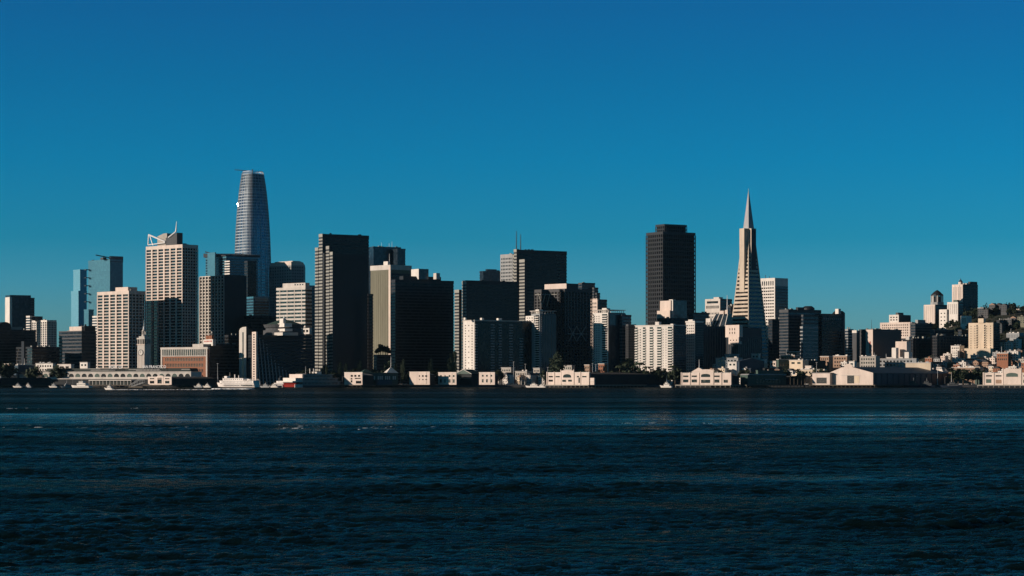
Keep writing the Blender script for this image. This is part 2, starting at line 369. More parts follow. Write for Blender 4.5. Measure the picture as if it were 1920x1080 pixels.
b = B('hotel', 'terraced black-sided hotel with two pale concrete end walls and a round rooftop restaurant', 'hotel', 474, 480, 588, 627, 2660, 30)
mb = MB(); mb.prism([(0, 0), (b.w, 0), (b.w, b.d+40), (0, b.d+40)], 0, b.h*.30)
n = 15
for k in range(n):     # sloping stack of terraces
    z0_, z1_ = b.h*k/n, b.h*(k+1)/n-.5
    mb.box(0, -6+8*k/n*1.6, z0_, b.w, b.d+38, z1_)
mb.build('wall', 'granite', b.e)
mb = MB()
for k in range(17):
    x = b.w*(k+.5)/17; mb.loft([[(x-.5, -8, 0), (x+.5, -8, 0), (x+.5, 4, 0), (x-.5, 4, 0)], [(x-.5, 5, b.h*(.97-.035*k)), (x+.5, 5, b.h*(.97-.035*k)), (x+.5, 12, b.h*(.97-.035*k)), (x-.5, 12, b.h*(.97-.035*k))]])
mb.build('terrace_fins', 'grey', b.e)
q = b.vol(472.5, 480, 482, 622, -6, width=2.2); b.plain(q, 'peach', 'end_wall', )
b.windows('L', (q[0]-.1, q[1], 3, q[0], q[4], q[5]), 1, 19, wf=.35, hf=.55, top=2, bot=2)
cx, cy = b.w*.66, b.d+20
ux = b.lz(600)
mb = MB()
for (r0, r1, za, zb_) in ((25, 25, b.h-1, b.lz(618)), (22, 22, b.lz(618), b.lz(614))): mb.cyl(cx, cy, za, zb_, r0, r1, 28)
mb.build('drum', 'dgrey', b.e)
MB().cyl(cx, cy, b.lz(613), b.lz(607), 23, 25, 28).build('restaurant_ring', 'dgrey', b.e)
MB().cyl(cx, cy, b.lz(607)-.1, b.lz(598), 23, 6, 28).cyl(cx, cy, b.lz(598)-.3, b.lz(595), 4, 1.5, 12).build('roof', 'green', b.e)
MB().cyl(cx, cy, b.lz(596), b.lz(588), .7, .3, 6).build('antenna', 'metal', b.e)
q = b.vol(514, 533, 540, 606, 14, yb=613, width=10); b.plain(q, 'white', 'terrace')
q = b.vol(517, 534, 541, 616, 12, yb=621, width=10); b.plain(q, 'white', 'terrace')
q = b.vol(508, 530, 545, 623, 6, zb=b.h-1, width=20); b.plain(q, 'pale', 'parapet')
q = b.vol(524, 531, 534, 597, 18, yb=606, width=3); b.plain(q, 'white', 'chimney')
q = b.vol(566, 580, 583, 615, 5, yb=626, width=3); b.plain(q, 'pale', 'terrace')
b.windows('L', (q[0]-.2, q[1], q[2], q[0]-.1, q[4], q[5]), 2, 1, wf=.6, hf=.6, top=1, bot=1)
b2 = B('office_block', 'tall pale concrete slab end with a rounded shoulder and one dark slit', 'slab', 449, 462, 473, 618, 2680, 42)
MB().box(0, 0, 0, b2.w, b2.d, b2.h).xprism([(0, b2.h), (b2.d, b2.h), (b2.d*.8, b2.h+2.3), (b2.d*.5, b2.h+3.4), (0, b2.h+3.6)], 0, 3).build('wall', 'granite', b2.e)
MB().xprism([(0, 0), (b2.d, 0), (b2.d, b2.h-1), (b2.d*.85, b2.h+1.6), (b2.d*.5, b2.h+3.0), (0, b2.h+3.4)], -.4, 0.0).build('end_wall', 'pale', b2.e)
MB().box(-.6, b2.d*.36, 2, -.35, b2.d*.52, b2.h-3).build('window', 'glass', b2.e)

# slab towers with saw-tooth ends
def slabs(label, D, main, fins, a=32, wall='granite', fin='conc', name='office_tower', fl=4.0, extra=(), ant=0, cl=3):
    xL, xC, xR, yt = main
    b = tower(name, label, xL, xC, xR, yt, D, a, cl=cl, big=False, style='bands', wall=wall, glass='bronze', bf=.45, fl=fl, par=5, clm='granite', hm=2, ant=ant)
    for (l, c, yt_, dd, *dp) in fins:
        q = b.vol(l, c, c+2, yt_, dd, depth=dp[0] if dp else None, width=4)
        x0, y0, z0, x1, y1, z1 = q
        b.plain((x0, y0+.3, 0, x1, y1, z1), 'granite', 'slab_end')
        n = int((z1-4)/fl); mb = MB().box(x0-.4, y0, z1-4, x0, y1, z1)
        for k in range(n): mb.box(x0-.4, y0, z1-4-(k+1)*fl, x0, y1, z1-4-(k+1)*fl+fl*.5)
        mb.build('end_wall', fin, b.e)
    for q in extra: b.facade(b.vol(*q[:5], depth=q[5] if len(q) > 5 else None), 'bands', wall, 'bronze', fl=fl, wname='wing')
    return b
b = slabs('tallest black slab tower with saw-tooth lit columns, right of the terraced hotel', 2760,
      (604.3, 606, 692, 438.5), [(591, 597, 464, 16), (598, 605, 438.2, -4), (611.5, 617.5, 461, -17), (618.5, 624, 472, -24)],
      extra=[(690, 691, 700, 551, 4, 26), (598.5, 602, 690, 440, 12)])
b.plain(b.vol(605.5, 608, 691, 474, -8), 'granite', 'front_slab')
b = tower('office_tower', 'dark blue tower with clipped corners just right of the tallest black slab tower', 690, 700, 752, 462, 3120, 28, cl=6, big=False, style='bands', wall='darkb', glass='darkb', bf=.2, ant=3, hm=2)
b.facade(b.vol(735, 745, 760.5, 466, -4, depth=34), 'bands', 'darkb', 'darkb', bf=.2, wname='wing')
b = tower('office_tower', 'olive stone tower, sunlit on the left, with a pale band round its top', 695, 732, 771, 497, 3000, 42, cl=0, big=False, style='plain', wall='olive')
MB().box(-.5, -.5, b.h-6, b.w+.5, b.d+.5, b.h+.4).build('top_band', 'pale', b.e)
b.plain(b.vol(728.5, 732, 733, 500, -1, width=1.4), 'peach', 'corner_strip')
mb = MB()
for k in range(9): mb.box(-.25, b.d*(k+.4)/9, 4, 0.1, b.d*(k+.6)/9, b.h-7)
for k in range(9): mb.box(b.w*(k+.4)/9, -.25, 4, b.w*(k+.6)/9, .1, b.h-7)
mb.build('fins', 'olive', b.e)
b.facade((2, -1.2, 0, b.w, -.4, b.h-11), 'bands', 'granite', 'bronze', wname='side_wall')  # shade of the right face put into this darker facade
b.plain(b.vol(719, 727, 728, 490, 10, zb=b.h, width=4), 'white', 'penthouse')
MB().cyl(8, 12, b.h, b.h+16, .4, .2, 6).build('antenna', 'metal', b.e)
b = tower('office_tower', 'broad black tower with white rooftop boxes left of the saw-tooth column tower', 733, 741, 851, 524, 2900, 30, cl=0, big=False, style='bands', wall='granite', glass='bronze', bf=.45, par=4)
b.plain(b.vol(749, 756, 827, 517.5, 12, zb=b.h-1, depth=26), 'granite', 'penthouse')
q = b.vol(771, 785, 803, 504, 16, zb=b.h+1, depth=None); b.plain(q, 'white', 'roof_box')
b.plain((q[0]+.2, q[1]-.4, q[2], q[3]+.2, q[1]-.1, q[5]), 'darkb', 'roof_screen')
q = b.vol(803.5, 818, 825, 512, 14, zb=b.h+1, depth=8); b.plain(q, 'pale', 'roof_box')
b = slabs('black tower with lit balcony columns on its left edge behind the long apartment slab', 2840,
      (867, 875, 972, 525.5), [(852.5, 861, 543, 4), (866.5, 874.5, 527, -4)])
b = tower('office_tower', 'dark blue flat tower peeking over the black tower with lit balcony columns', 899, 906, 945, 508, 3230, 30, cl=3, big=True, hm=3, clm='darkb', style='bands', wall='darkb', glass='darkb', bf=.3)
b = tower('office_tower', 'pale grey tower with a grid of small square windows left of the twin-antenna tower', 938, 961, 972, 476, 3120, 40, cl=1, big=False, style='plain', wall='grey')
b.windows('L', b.box, 7, 26, wf=.6, hf=.5, top=4, bot=50)
b = slabs('black slab tower with two antennas, a sunlit grey tower at its left', 3030,
      (964, 970, 1063, 468), [(963.5, 969, 467, -3), (974, 984, 486, -14), (962, 966, 478, 8)], fl=4.4)
MB().cyl(6, 12, b.h, b.h+26, .8, .4, 6).build('antenna', 'dgrey', b.e); MB().cyl(14, 14, b.h, b.h+22, .8, .4, 6).build('antenna', 'dgrey', b.e)
b = B('office_tower', 'black tower with crossed bracing on its front and a pale roof band', 'tower', 1002, 1059, 1110, 541, 2870, 45)
b.facade(style='grid', wall='granite', glass='bronze', nL=9, nF=9, bf=.3, pf=.3, par=4)
q = b.vol(1021, 1062, 1084, 531.5, 5, zb=b.h-.1); b.plain(q, 'peach', 'penthouse')
MB().box(q[0]+.5, q[1]-.3, q[2]+.2, q[3]+.2, q[1]-.05, q[5]+.2).build('roof_screen', 'granite', b.e)  # dark sheet added to paint the shade on the penthouse's right side
mb = MB()
def ft(px, py): x = b.lx(px); return (x, -.7, b.lz(py, x))
def lt(px, py): y = b.ly(px); return (-.7, y, b.lz(py, 0, y))
for (p_, q_) in ((lt(1010, 550), lt(1018, 575)), (lt(1024, 550), lt(1016, 575)), (lt(1026, 575), lt(1032, 550)), (lt(1004, 552), lt(1045, 552)), (ft(1080, 612), ft(1098, 640)), (ft(1098, 612), ft(1080, 640)), (ft(1066, 612), ft(1080, 640)), (ft(1066, 640), ft(1080, 612)), (ft(1064, 626), ft(1100, 626))):
    mb.bar(p_, q_, .5, 4)
mb.build('bracing', 'conc', b.e)
b = tower('office_tower', 'dark stepped tower behind the pink tower with small windows', 1084, 1091, 1116, 530, 3120, 30, cl=1, big=False, style='bands', wall='dgrey', glass='darkb', bf=.4)
b.facade(b.vol(1110, 1114, 1122, 539, 0, depth=20), 'bands', 'dgrey', 'darkb', wname='wing')
b.facade(b.vol(1116, 1119, 1125.5, 549, -3, depth=20), 'bands', 'dgrey', 'darkb', wname='wing')
b = tower('office_tower', 'pink stone tower with small punched windows and a toothed cornice', 1101, 1120, 1137.5, 561, 2960, 42, cl=0, big=False, style='plain', wall='peach')
b.windows('L', b.box, 5, 22, wf=.5, hf=.55, top=3, bot=3)
mb = MB()
for k in range(6): mb.box(-.3, b.d*(k+.1)/6, b.h-.1, 1.5, b.d*(k+.6)/6, b.h+1.2)
mb.build('cornice', 'peach', b.e)
b.facade((1, -1, 0, b.w, -.2, b.h-.5), 'bands', 'granite', 'bronze', wname='side_wall')  # shaded side of the pink tower, its shade put into dark materials

# ------------------------------------------------------------- apartment slabs near the shore
def balconies(b, face, box, cols, rows, wf=.8, dp=1.3, top=2, bot=6, name='balcony', mat='pale'):
    x0, y0, z0, x1, y1, z1 = box; ph = (z1-z0-top-bot)/rows
    ext = (y1-y0) if face == 'L' else (x1-x0)
    for c0, c1 in cols:
        w = ext*(c1-c0)
        if face == 'L':
            me = MB().box(-dp, 0, 0, .1, w, ph*.33).mesh(name, M[mat]); rc = MB().box(-.07, .2, .4, .12, w-.2, ph*.8).mesh('balcony_door', M['glass'])
        else:
            me = MB().box(0, -dp, 0, w, .1, ph*.33).mesh(name, M[mat]); rc = MB().box(.2, -.07, .4, w-.2, .12, ph*.8).mesh('balcony_door', M['glass'])
        L = [(x0, y0+ext*c0, z0+bot+ph*r) if face == 'L' else (x0+ext*c0, y0, z0+bot+ph*r) for r in range(rows)]
        b.repeat(name, {0: me}, [(0, l) for l in L]); b.repeat('balcony_door', {0: rc}, [(0, (l[0], l[1], l[2]+ph*.3)) for l in L])
def apartments(label, xL, xC, xR, yt, D, a, wall='white', side='dgrey', z0=None, **kw):
    b = B('apartment_block', label, 'apartments', xL, xC, xR, yt, D, a, z0=z0, **kw)
    b.plain(b.box, wall)
    return b
b = apartments('long apartment slab with a narrow peach end wall and a wide dark balcony front', 868.5, 889.5, 1004, 601, 2640, 34, 'white')
b.windows('L', b.box, 3, 21, wf=.28, hf=.4, top=4, bot=5, skip=lambda i, r: (i == 1 and r % 2))
b.facade((.6, -.9, 0, b.w, -.2, b.h-.6), 'grid', 'dgrey', 'bronze', nL=1, nF=22, bf=.4, pf=.3, fl=2.9, par=1, wname='side_wall')  # white slab's shaded front, painted dark for the shade
balconies(b, 'F', (0, -.9, 0, b.w, 0, b.h), [(.0, .035), (.25, .31), (.38, .43), (.55, .61), (.72, .78)], 21, mat='grey')
MB().box(-.7, -1.3, b.h, b.w+.4, b.d+.4, b.h+.8).build('roof', 'pale', b.e)
for px, w in ((876, 2.2), (907, 3), (938, 5)):
    x = b.lx(px); MB().box(x, 4, b.h+.7, x+w, 8, b.h+3.4).build('roof_box', 'white', b.e)
b = apartments('slim apartment tower with a roof terrace, just right of the long slab', 996, 1012, 1042, 588, 2670, 34, 'grey')
b.facade((2.5, -.9, 0, b.w, -.2, b.h-.6), 'grid', 'dgrey', 'darkb', nL=1, nF=6, bf=.4, pf=.35, fl=2.9, par=1, wname='side_wall')  # darker facade paints the shade on the right face
balconies(b, 'L', b.box, [(.05, .5)], 28, mat='white', dp=1.6); b.windows('F', (1, -1, 0, 3, -.9, b.h), 1, 28, wf=.5, hf=.35, top=3, bot=5, mat='white')
mb = MB()
for k in range(6): mb.box(-1+k*b.w/6, -1.2, b.h, -.4+k*b.w/6, -.6, b.h+3.2); mb.box(-1.6, k*b.d/6, b.h, -1, k*b.d/6+.6, b.h+3.2)
mb.box(-1.8, -1.4, b.h+3, b.w+.5, b.d+.5, b.h+3.6).build('roof_frame', 'pale', b.e)
MB().box(0, b.d*.1, b.h-.1, 6, b.d*.5, b.h+5).build('penthouse', 'white', b.e)
b.plain(b.vol(985.5, 1001, 1003, 592, 8, yb=605, width=5), 'white', 'terrace')
b.windows('L', b.vol(985.5, 1001, 1003, 592, 8, yb=605, width=5), 3, 2, wf=.4, hf=.4, top=1, bot=1)
b = apartments('stepped apartment tower, sunlit with balconies near its top, between dark towers', 1112, 1140, 1172, 586, 2690, 42, 'white')
b.windows('L', (0, b.d*.5, 0, 0, b.d, b.h), 3, 28, wf=.4, hf=.4, top=3, bot=5)
balconies(b, 'L', b.box, [(.04, .4), (.92, 1.0)], 28, mat='white', dp=1.4)
b.facade((.4, -.9, 0, b.w, -.2, b.h-.4), 'grid', 'dgrey', 'darkb', nL=1, nF=7, bf=.4, pf=.35, fl=2.9, par=1, wname='side_wall')  # shaded face given dark materials in place of the white wall
mb = MB()
for k in range(8): mb.box(k*b.w/8, -1.2, b.h, .6+k*b.w/8, -.6, b.h+3.2); mb.box(-1.2, k*b.d/8, b.h, -.6, k*b.d/8+.6, b.h+3.2)
mb.box(-1.4, -1.4, b.h+3, b.w+.5, b.d+.5, b.h+3.6).build('roof_frame', 'pale', b.e)
MB().box(0, b.d*.1, b.h-.1, 6, b.d*.4, b.h+5.5).build('penthouse', 'white', b.e)
b.facade(b.vol(1165, 1166, 1184, 590, 6, depth=22), 'bands', 'dgrey', 'darkb', wname='wing')
b.facade(b.vol(1176, 1178, 1193, 608, -4, depth=20), 'grid', 'dgrey', 'darkb', nL=3, nF=5, wname='wing', fl=2.9)
b = apartments('wide peach apartment slab covered in balconies, partly shadowed, below the huge black tower', 1191, 1262, 1286, 610, 2650, 52, 'white')
balconies(b, 'L', b.box, [(.02, .14), (.30, .42), (.52, .62), (.72, .80), (.93, 1.0)], 20, mat='white', dp=1.5)
b.windows('L', (0, b.d*.80, 0, 0, b.d*.93, b.h), 1, 20, wf=.3, hf=.35, top=3, bot=5); b.windows('L', (0, b.d*.14, 0, 0, b.d*.3, b.h), 2, 20, wf=.25, hf=.35, top=3, bot=5)
b.facade((.4, -.9, 0, b.w, -.2, b.h-.4), 'bands', 'dgrey', 'darkb', fl=2.9, wname='side_wall')  # dark facade stands in for shade on the slab's right side
MB().box(-.8, -1.2, b.h, b.w+.3, b.d+.3, b.h+.8).build('roof', 'white', b.e)
MB().box(4, b.d*.42, b.h+.7, 9, b.d*.52, b.h+4.6).build('penthouse', 'white', b.e)
MB().box(4, b.d*.05, b.h+.7, 9, b.d*.12, b.h+2).build('roof_box', 'white', b.e)
b = apartments('narrow white apartment tower with rows of dark windows right of the peach balcony slab', 1286, 1302.5, 1318, 603, 2700, 44, 'white')
b.windows('L', b.box, 4, 19, wf=.45, hf=.5, top=3, bot=8)
MB().box(-.8, -.8, b.h-1, b.w+.3, b.d+.3, b.h+.8).build('roof', 'white', b.e)
MB().box(1, b.d*.3, b.h+.7, 5, b.d*.8, b.h+2.6).build('penthouse', 'white', b.e)
b.facade((.4, -.9, 0, b.w, -.2, b.h-1.4), 'bands', 'dgrey', 'darkb', fl=2.9, wname='side_wall')  # white tower's right face, shade painted in dark grey
b = tower('office_block', 'dark ribbed office block right of the narrow white apartment tower', 1305, 1307, 1365, 611, 2870, 30, cl=4, big=False, style='ribs', wall='dgrey', glass='darkb', nL=4, nF=12, pf=.35, par=3, depth=26)

# the huge black tower and what stands before it
b = tower('skyscraper', 'huge black skyscraper with stepped shoulders right of the empty sky gap', 1211.5, 1243, 1304, 434, 3340, 33, cl=0, big=False, cat='skyscraper', style='grid', wall='granite', glass='bronze', nL=8, nF=18, fl=6.2, bf=.35, pf=.4, par=4, proud=.5)
b.facade(b.vol(1229, 1246, 1288, 420, 14, depth=28), 'grid', 'granite', 'bronze', nL=5, nF=12, fl=5.2, bf=.3, pf=.35, par=3, wname='upper_wall')
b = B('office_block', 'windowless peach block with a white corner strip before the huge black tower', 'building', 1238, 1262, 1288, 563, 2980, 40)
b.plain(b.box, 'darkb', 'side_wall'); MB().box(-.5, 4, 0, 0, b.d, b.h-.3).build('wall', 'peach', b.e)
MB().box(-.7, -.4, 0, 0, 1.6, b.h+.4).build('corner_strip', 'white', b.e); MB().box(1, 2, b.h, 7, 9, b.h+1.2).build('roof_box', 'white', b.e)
b.plain(b.vol(1232, 1256, 1258, 582, -3, width=3), 'peach', 'wing')
b = tower('office_block', 'low black office block at the foot of the windowless peach block', 1232, 1250, 1300, 596, 2920, 32, cl=4, big=False, style='bands', wall='granite', glass='bronze')
b = tower('office_block', 'black block filling the gap between the huge black tower and the slanted conservatory roof', 1290, 1300, 1330, 586, 3000, 32, cl=2, big=False, style='bands', wall='granite', glass='darkb')
b = tower('office_block', 'beige block with tall top-floor openings left of the pyramid', 1322, 1350, 1372, 560, 3150, 42, cl=0, big=False, style='plain', wall='pale')
b.windows('L', b.box, 11, 1, wf=.6, hf=.8, top=9, bot=b.h-14); b.windows('L', b.box, 1, 1, wf=.95, hf=.9, top=3, bot=b.h-6.5, edge=.1)
b.windows('L', b.box, 9, 8, wf=.5, hf=.5, top=18, bot=60)
b.facade((.4, -.8, 0, b.w, -.2, b.h-.4), 'bands', 'granite', 'darkb', wname='side_wall'); b.plain(b.vol(1338, 1348, 1352, 557, 4, zb=b.h-.1, width=8), 'pale', 'penthouse')  # side facade darkened to paint the right face's shade
b = B('office_block', 'block with a sloping glazed roof face framed in white below the beige block', 'building', 1325, 1361, 1372, 612, 2960, 50)
b.plain(b.box, 'dgrey'); mb = MB(); y0_, y1_ = 0, b.ly(1331)
zt = b.lz(588)
gl = MB().loft([[(-2, y0_, b.h), (14, y0_, b.h), (14, y1_, b.h), (-2, y1_, b.h)], [(5, y0_, zt), (14, y0_, zt), (14, y1_*.75, zt), (5, y1_*.75, zt)]]).build('glazing', 'darkb', b.e)
for t in (0, .34, .68, 1.0): mb.bar((-2.3, y1_*t, b.h-1), (4.7, y1_*t*.75, zt), .55, 4)
mb.build('roof_frame', 'white', b.e); MB().box(4, y1_*.25, zt-.3, 9, y1_*.5, zt+4).box(4, 0, zt-.3, 9, y1_*.16, zt+5).build('roof_box', 'peach', b.e)
MB().cyl(6, 2, zt+4, b.lz(553), .7, .3, 6).build('antenna', 'metal', b.e)
q = b.vol(1323.5, 1332, 1334, 597, 4, width=3); b.plain(q, 'white', 'wing'); b.windows('L', q, 2, 4, wf=.45, hf=.5, top=2, bot=38)
b = tower('office_block', 'dark round-shouldered block at the left foot of the pyramid', 1364, 1370, 1381, 574, 3060, 32, cl=2, style='bands', wall='granite', glass='darkb', hm=3, width=14)

# pyramid
PD = 3034; pa = R(39); pe = empty('skyscraper', (X(1403.6, PD), PD, 3), pa, 'slender pointed pyramid skyscraper with pale floors and a bare metal spire', 'skyscraper')
ptz = Z(354, PD)-3
# half side by height: px width from centre
def ph_(py): return .5*((1403+(py-354)*.148)-(1403-(py-354)*.108))/F*PD/1.41   # half side of a square seen on its corner
def sq(h, z): return [(-h, -h, z), (h, -h, z), (h, h, z), (-h, h, z)]
zz = lambda py: Z(py, PD)-3
MB().loft([sq(ph_(713)-.8, 0), sq(ph_(432)-.6, zz(432))]).build('glazing', 'glass', pe)
mb = MB(); py = 708
while py > 436:
    z_a, z_b = zz(py), zz(py-3.9); mb.loft([sq(ph_(py), z_a), sq(ph_(py-3.9), z_b)]); py -= 7.3
mb.build('floor_bands', 'quartz', pe)
mb = MB()
for sx, sy in ((-1, -1), (1, -1), (1, 1), (-1, 1)):
    mb.bar((sx*(ph_(713)-.5), sy*(ph_(713)-.5), 0), (sx*(ph_(432)-.3), sy*(ph_(432)-.3), zz(432)), .9, 4)
mb.build('corner_ribs', 'quartz', pe)
MB().loft([sq(ph_(431)+.3, zz(431)), sq(ph_(357), zz(357)), sq(.25, zz(353))]).build('spire', 'alu', pe)
wy = 545; wh = zz(429)
hw = 3.7
hw = 4.5
MB().box(-ph_(548)-.2, -hw, zz(548), -1, hw, wh).build('elevator_wing', 'quartz', pe)
MB().box(-hw, -ph_(500)-.2, zz(540), hw, -1, wh).build('elevator_wing', 'quartz', pe)
MB().box(-hw+.3, -ph_(500)-.35, zz(520), hw-.3, -ph_(500)-.15, wh-1).build('wing_shade', 'dgrey', pe)  # dark sheet that paints the shade on this quartz wing's front
FOOT.append(('pyramid', [(X(1404, PD)+dx*36, PD+dy*36) for dx, dy in ((-1, 0), (0, -1), (1, 0), (0, 1))]))

b = tower('office_tower', 'white tower with dark slit windows right of the pyramid', 1426, 1453, 1477.5, 521, 3230, 42, cl=0, big=False, style='plain', wall='white')
b.windows('L', b.box, 6, 1, wf=.5, hf=.9, top=4, bot=b.h-11); b.windows('L', b.box, 6, 22, wf=.75, hf=.45, top=12, bot=40)
b.windows('F', b.box, 12, 1, wf=.4, hf=.9, top=4, bot=b.h-11, mat='darkb'); 
b.facade((.8, -.7, 0, b.w-.6, -.15, b.h-12), 'bands', 'dgrey', 'darkb', fl=4.2, bf=.4, wname='side_wall', par=1)  # dark grey facade paints the shade on the white tower's right face
MB().bar((3, 20, b.h), (4, 22, b.h+5), .4).bar((6, 16, b.h), (6, 16, b.h+3), .4).build('antenna', 'dgrey', b.e)
b = B('office_block', 'dark ribbed block with a stepped peach attic painted sunlit at the foot of the pyramid', 'building', 1362, 1384, 1428, 614, 2760, 38)
b.facade(style='ribs', wall='dgrey', glass='darkb', nL=6, nF=12, pf=.4, par=12)
q = b.vol(1360, 1386, 1393, 609, -3, yb=632, width=6); b.plain(q, 'peach', 'attic'); b.windows('L', q, 5, 2, wf=.3, hf=.6, top=3, bot=3, skip=lambda i, r: i in (0, 4))  # sunlit portion of the block, its light put into the peach colour
q = b.vol(1366, 1385, 1390, 632, -2.5, yb=645, width=5); b.plain(q, 'peach', 'attic'); b.windows('L', q, 3, 1, wf=.3, hf=.4, top=2, bot=3)  # lower step of the painted sunlit portion
b.plain(b.vol(1384, 1388, 1402, 622, -1, yb=640, depth=6), 'dgrey', 'attic')
# brown office campus
b = tower('office_block', 'low black block between the pyramid and the rounded dark office block', 1440, 1448, 1480, 598, 2900, 30, cl=2, big=False, style='bands', wall='granite', glass='darkb')
b = tower('office_block', 'dark office block with a rounded rooftop drum and a lighter blue bay', 1461, 1478, 1540, 580, 2830, 32, cl=4, big=False, style='bands', wall='dgrey', glass='darkb', bf=.45, par=4, hm=3)
q = b.vol(1504, 1506, 1535, 590, -8, depth=12); b.facade(q, 'bands', 'dgrey', 'darkb', wname='bay', bf=.4, fl=4.6)
q = b.vol(1500, 1505, 1534, 612, -14, depth=12); b.facade(q, 'bands', 'grey', 'darkb', wname='bay', bf=.3, fl=4.6)
x_ = b.lx(1525); MB().cyl(x_, 10, b.h-4, b.h+2.5, 8, 8, 20).cyl(x_, 10, b.h+2.5, b.h+5, 8, 4.5, 20).build('roof_drum', 'granite', b.e)
b.plain(b.vol(1494, 1496, 1508, 576, 5, zb=b.h-1, depth=8), 'granite', 'penthouse')
b = tower('office_block', 'dark office block with a rounded right end and a white roof box', 1535, 1541, 1580, 588, 2850, 30, cl=2, big=False, style='bands', wall='dgrey', glass='bronze', bf=.4, hm=2)
MB().cyl(b.w, 8, 0, b.h+1.5, 8, 8, 20).cyl(b.w, 8, b.h+1.5, b.h+4, 8, 5, 20).build('stair_drum', 'granite', b.e)
q = b.vol(1566, 1572, 1576, 579, 4, zb=b.h-.1, width=4); b.plain(q, 'white', 'roof_box')
b.windows('F', b.box, 9, 1, wf=.5, hf=.5, top=5, bot=b.h-8, mat='grey')
b = tower('office_block', 'small teal-grey block on the skyline right of the rounded dark offices', 1583, 1590, 1600, 617, 3150, 32, cl=3, big=False, style='bands', wall='grey', glass='darkb', width=10, z0=3)
b = tower('apartment_block', 'dark stepped block with a white parapet beside the peach-striped block', 1598, 1606, 1616, 620, 3040, 32, cl=2, big=False, style='plain', wall='dgrey', z0=3)
MB().box(-.3, -.3, b.h-3, 2, b.d, b.h+.5).build('parapet', 'white', b.e)
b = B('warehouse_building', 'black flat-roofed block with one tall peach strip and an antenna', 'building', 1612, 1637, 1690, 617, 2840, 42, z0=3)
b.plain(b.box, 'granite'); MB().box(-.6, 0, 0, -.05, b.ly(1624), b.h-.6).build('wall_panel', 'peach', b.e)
y = b.ly(1632); MB().box(-.9, y-.8, b.lz(662), -.55, y+.8, b.lz(640)).build('window', 'red', b.e)
MB().cyl(2, 4, b.h, b.h+12, .3, .15, 6).build('antenna', 'dgrey', b.e); b.clutter(n=6, hmax=2, ant=0, big=False)
# hill-top buildings on the right
b = apartments('long peach hotel with rows of small windows below its white penthouse box', 1650, 1707, 1740, 604, 3240, 50, 'peach')
b.windows('L', (0, 0, b.h-22, 0, b.d, b.h), 14, 5, wf=.45, hf=.5, top=2, bot=1)
b.facade((.4, -.8, 0, b.w, -.2, b.h-.4), 'bands', 'dgrey', 'darkb', wname='side_wall')  # hotel's shaded side, the shade put into a dark facade
q = b.vol(1667, 1685, 1707, 590, 14, zb=b.h-.1, depth=None); b.plain(q, 'white', 'penthouse')
b.plain((q[0]+.3, q[1]-.5, q[2], q[3]+.3, q[1]-.05, q[5]-.2), 'granite', 'side_wall'); b.windows('L', q, 3, 2, wf=.5, hf=.5, top=2, bot=2)  # black sheet paints the shade on the white penthouse's right side
b.plain(b.vol(1680, 1684, 1694, 586, 18, yb=591, depth=8), 'granite', 'roof_box')
b = tower('apartment_block', 'dark block with a grey roof box between the long hotel and lantern-topped tower', 1706, 1716, 1748, 606, 3160, 32, cl=3, big=True, hm=5, style='bands', wall='dgrey', glass='darkb', clm='grey')
b = B('apartment_tower', 'beige tower topped by an open dark-domed lantern', 'tower', 1732, 1753, 1781, 571, 3400, 38)
b.plain(b.box, 'peach'); b.facade((.4, -.8, 0, b.w, -.2, b.h-.4), 'bands', 'granite', 'darkb', wname='side_wall')  # dark facade paints the shade on the beige tower's right side
mb = MB()
for k in range(6): mb.box(-.4, b.d*(k+.4)/6, 4, .1, b.d*(k+.65)/6, b.h-2)
mb.build('fins', 'pale', b.e)
x_, y_ = b.lx(1758, 8), 9
MB().cyl(x_, y_, b.h, b.h+4, 10, 10, 8).build('drum_base', 'grey', b.e)
MB().cyl(x_, y_, b.h+4, b.h+13, 6.5, 6.5, 12).build('lantern_core', 'dgrey', b.e)
for k in range(8): MB().cyl(x_+8.5*math.cos(k*math.pi/4), y_+8.5*math.sin(k*math.pi/4), b.h+4, b.h+14, .9, .9, 6).build('column', 'pale', b.e)
MB().cyl(x_, y_, b.h+14, b.h+15.5, 9.6, 9.6, 12).cyl(x_, y_, b.h+15.5, b.h+20, 9.2, 4.5, 12).cyl(x_, y_, b.h+20, b.h+22.5, 4.5, .6, 12).build('dome', 'granite', b.e)
b = apartments('small sunlit stepped white block at the foot of the lantern-topped tower', 1761, 1775, 1781, 580, 3240, 42, 'white')
b.windows('L', b.box, 2, 4, wf=.4, hf=.3, top=3, bot=b.h-24)
b = apartments('white apartment tower with dark side windows left of the spired tower', 1776, 1796, 1805, 566, 3230, 44, 'white')
b.windows('L', b.box, 5, 16, wf=.45, hf=.45, top=3, bot=20); b.facade((.4, -.8, 0, b.w, -.2, b.h-.4), 'bands', 'granite', 'darkb', wname='side_wall')  # shade on the white tower's right side, painted as a black facade
MB().box(3, 3, b.h-.1, 9, 10, b.h+3).build('roof_box', 'green', b.e)
b = B('apartment_tower', 'peach tower with a small spired cupola in front of a tall black slab', 'tower', 1785, 1805, 1833, 533, 3430, 38)
b.plain(b.box, 'peach'); b.windows('L', b.box, 4, 18, wf=.35, hf=.45, top=4, bot=20)
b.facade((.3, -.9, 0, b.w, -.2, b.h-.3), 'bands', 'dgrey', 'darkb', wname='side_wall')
b.plain(b.vol(1815, 1820, 1832.5, 528, 14, zb=b.h-.2, depth=10), 'granite', 'penthouse'); b.clutter(n=9, hmax=4, ant=2, big=False, mat='pale')
x_, y_ = 5, b.ly(1797); MB().cyl(x_, y_, b.h, b.h+4, 3.4, 3.2, 8).build('cupola', 'white', b.e); MB().cyl(x_, y_, b.h+4, b.h+8, 3.4, .5, 8).cyl(x_, y_, b.h+8, b.h+10.5, .4, .1, 6).build('cupola_roof', 'bluer', b.e)
mb = MB()
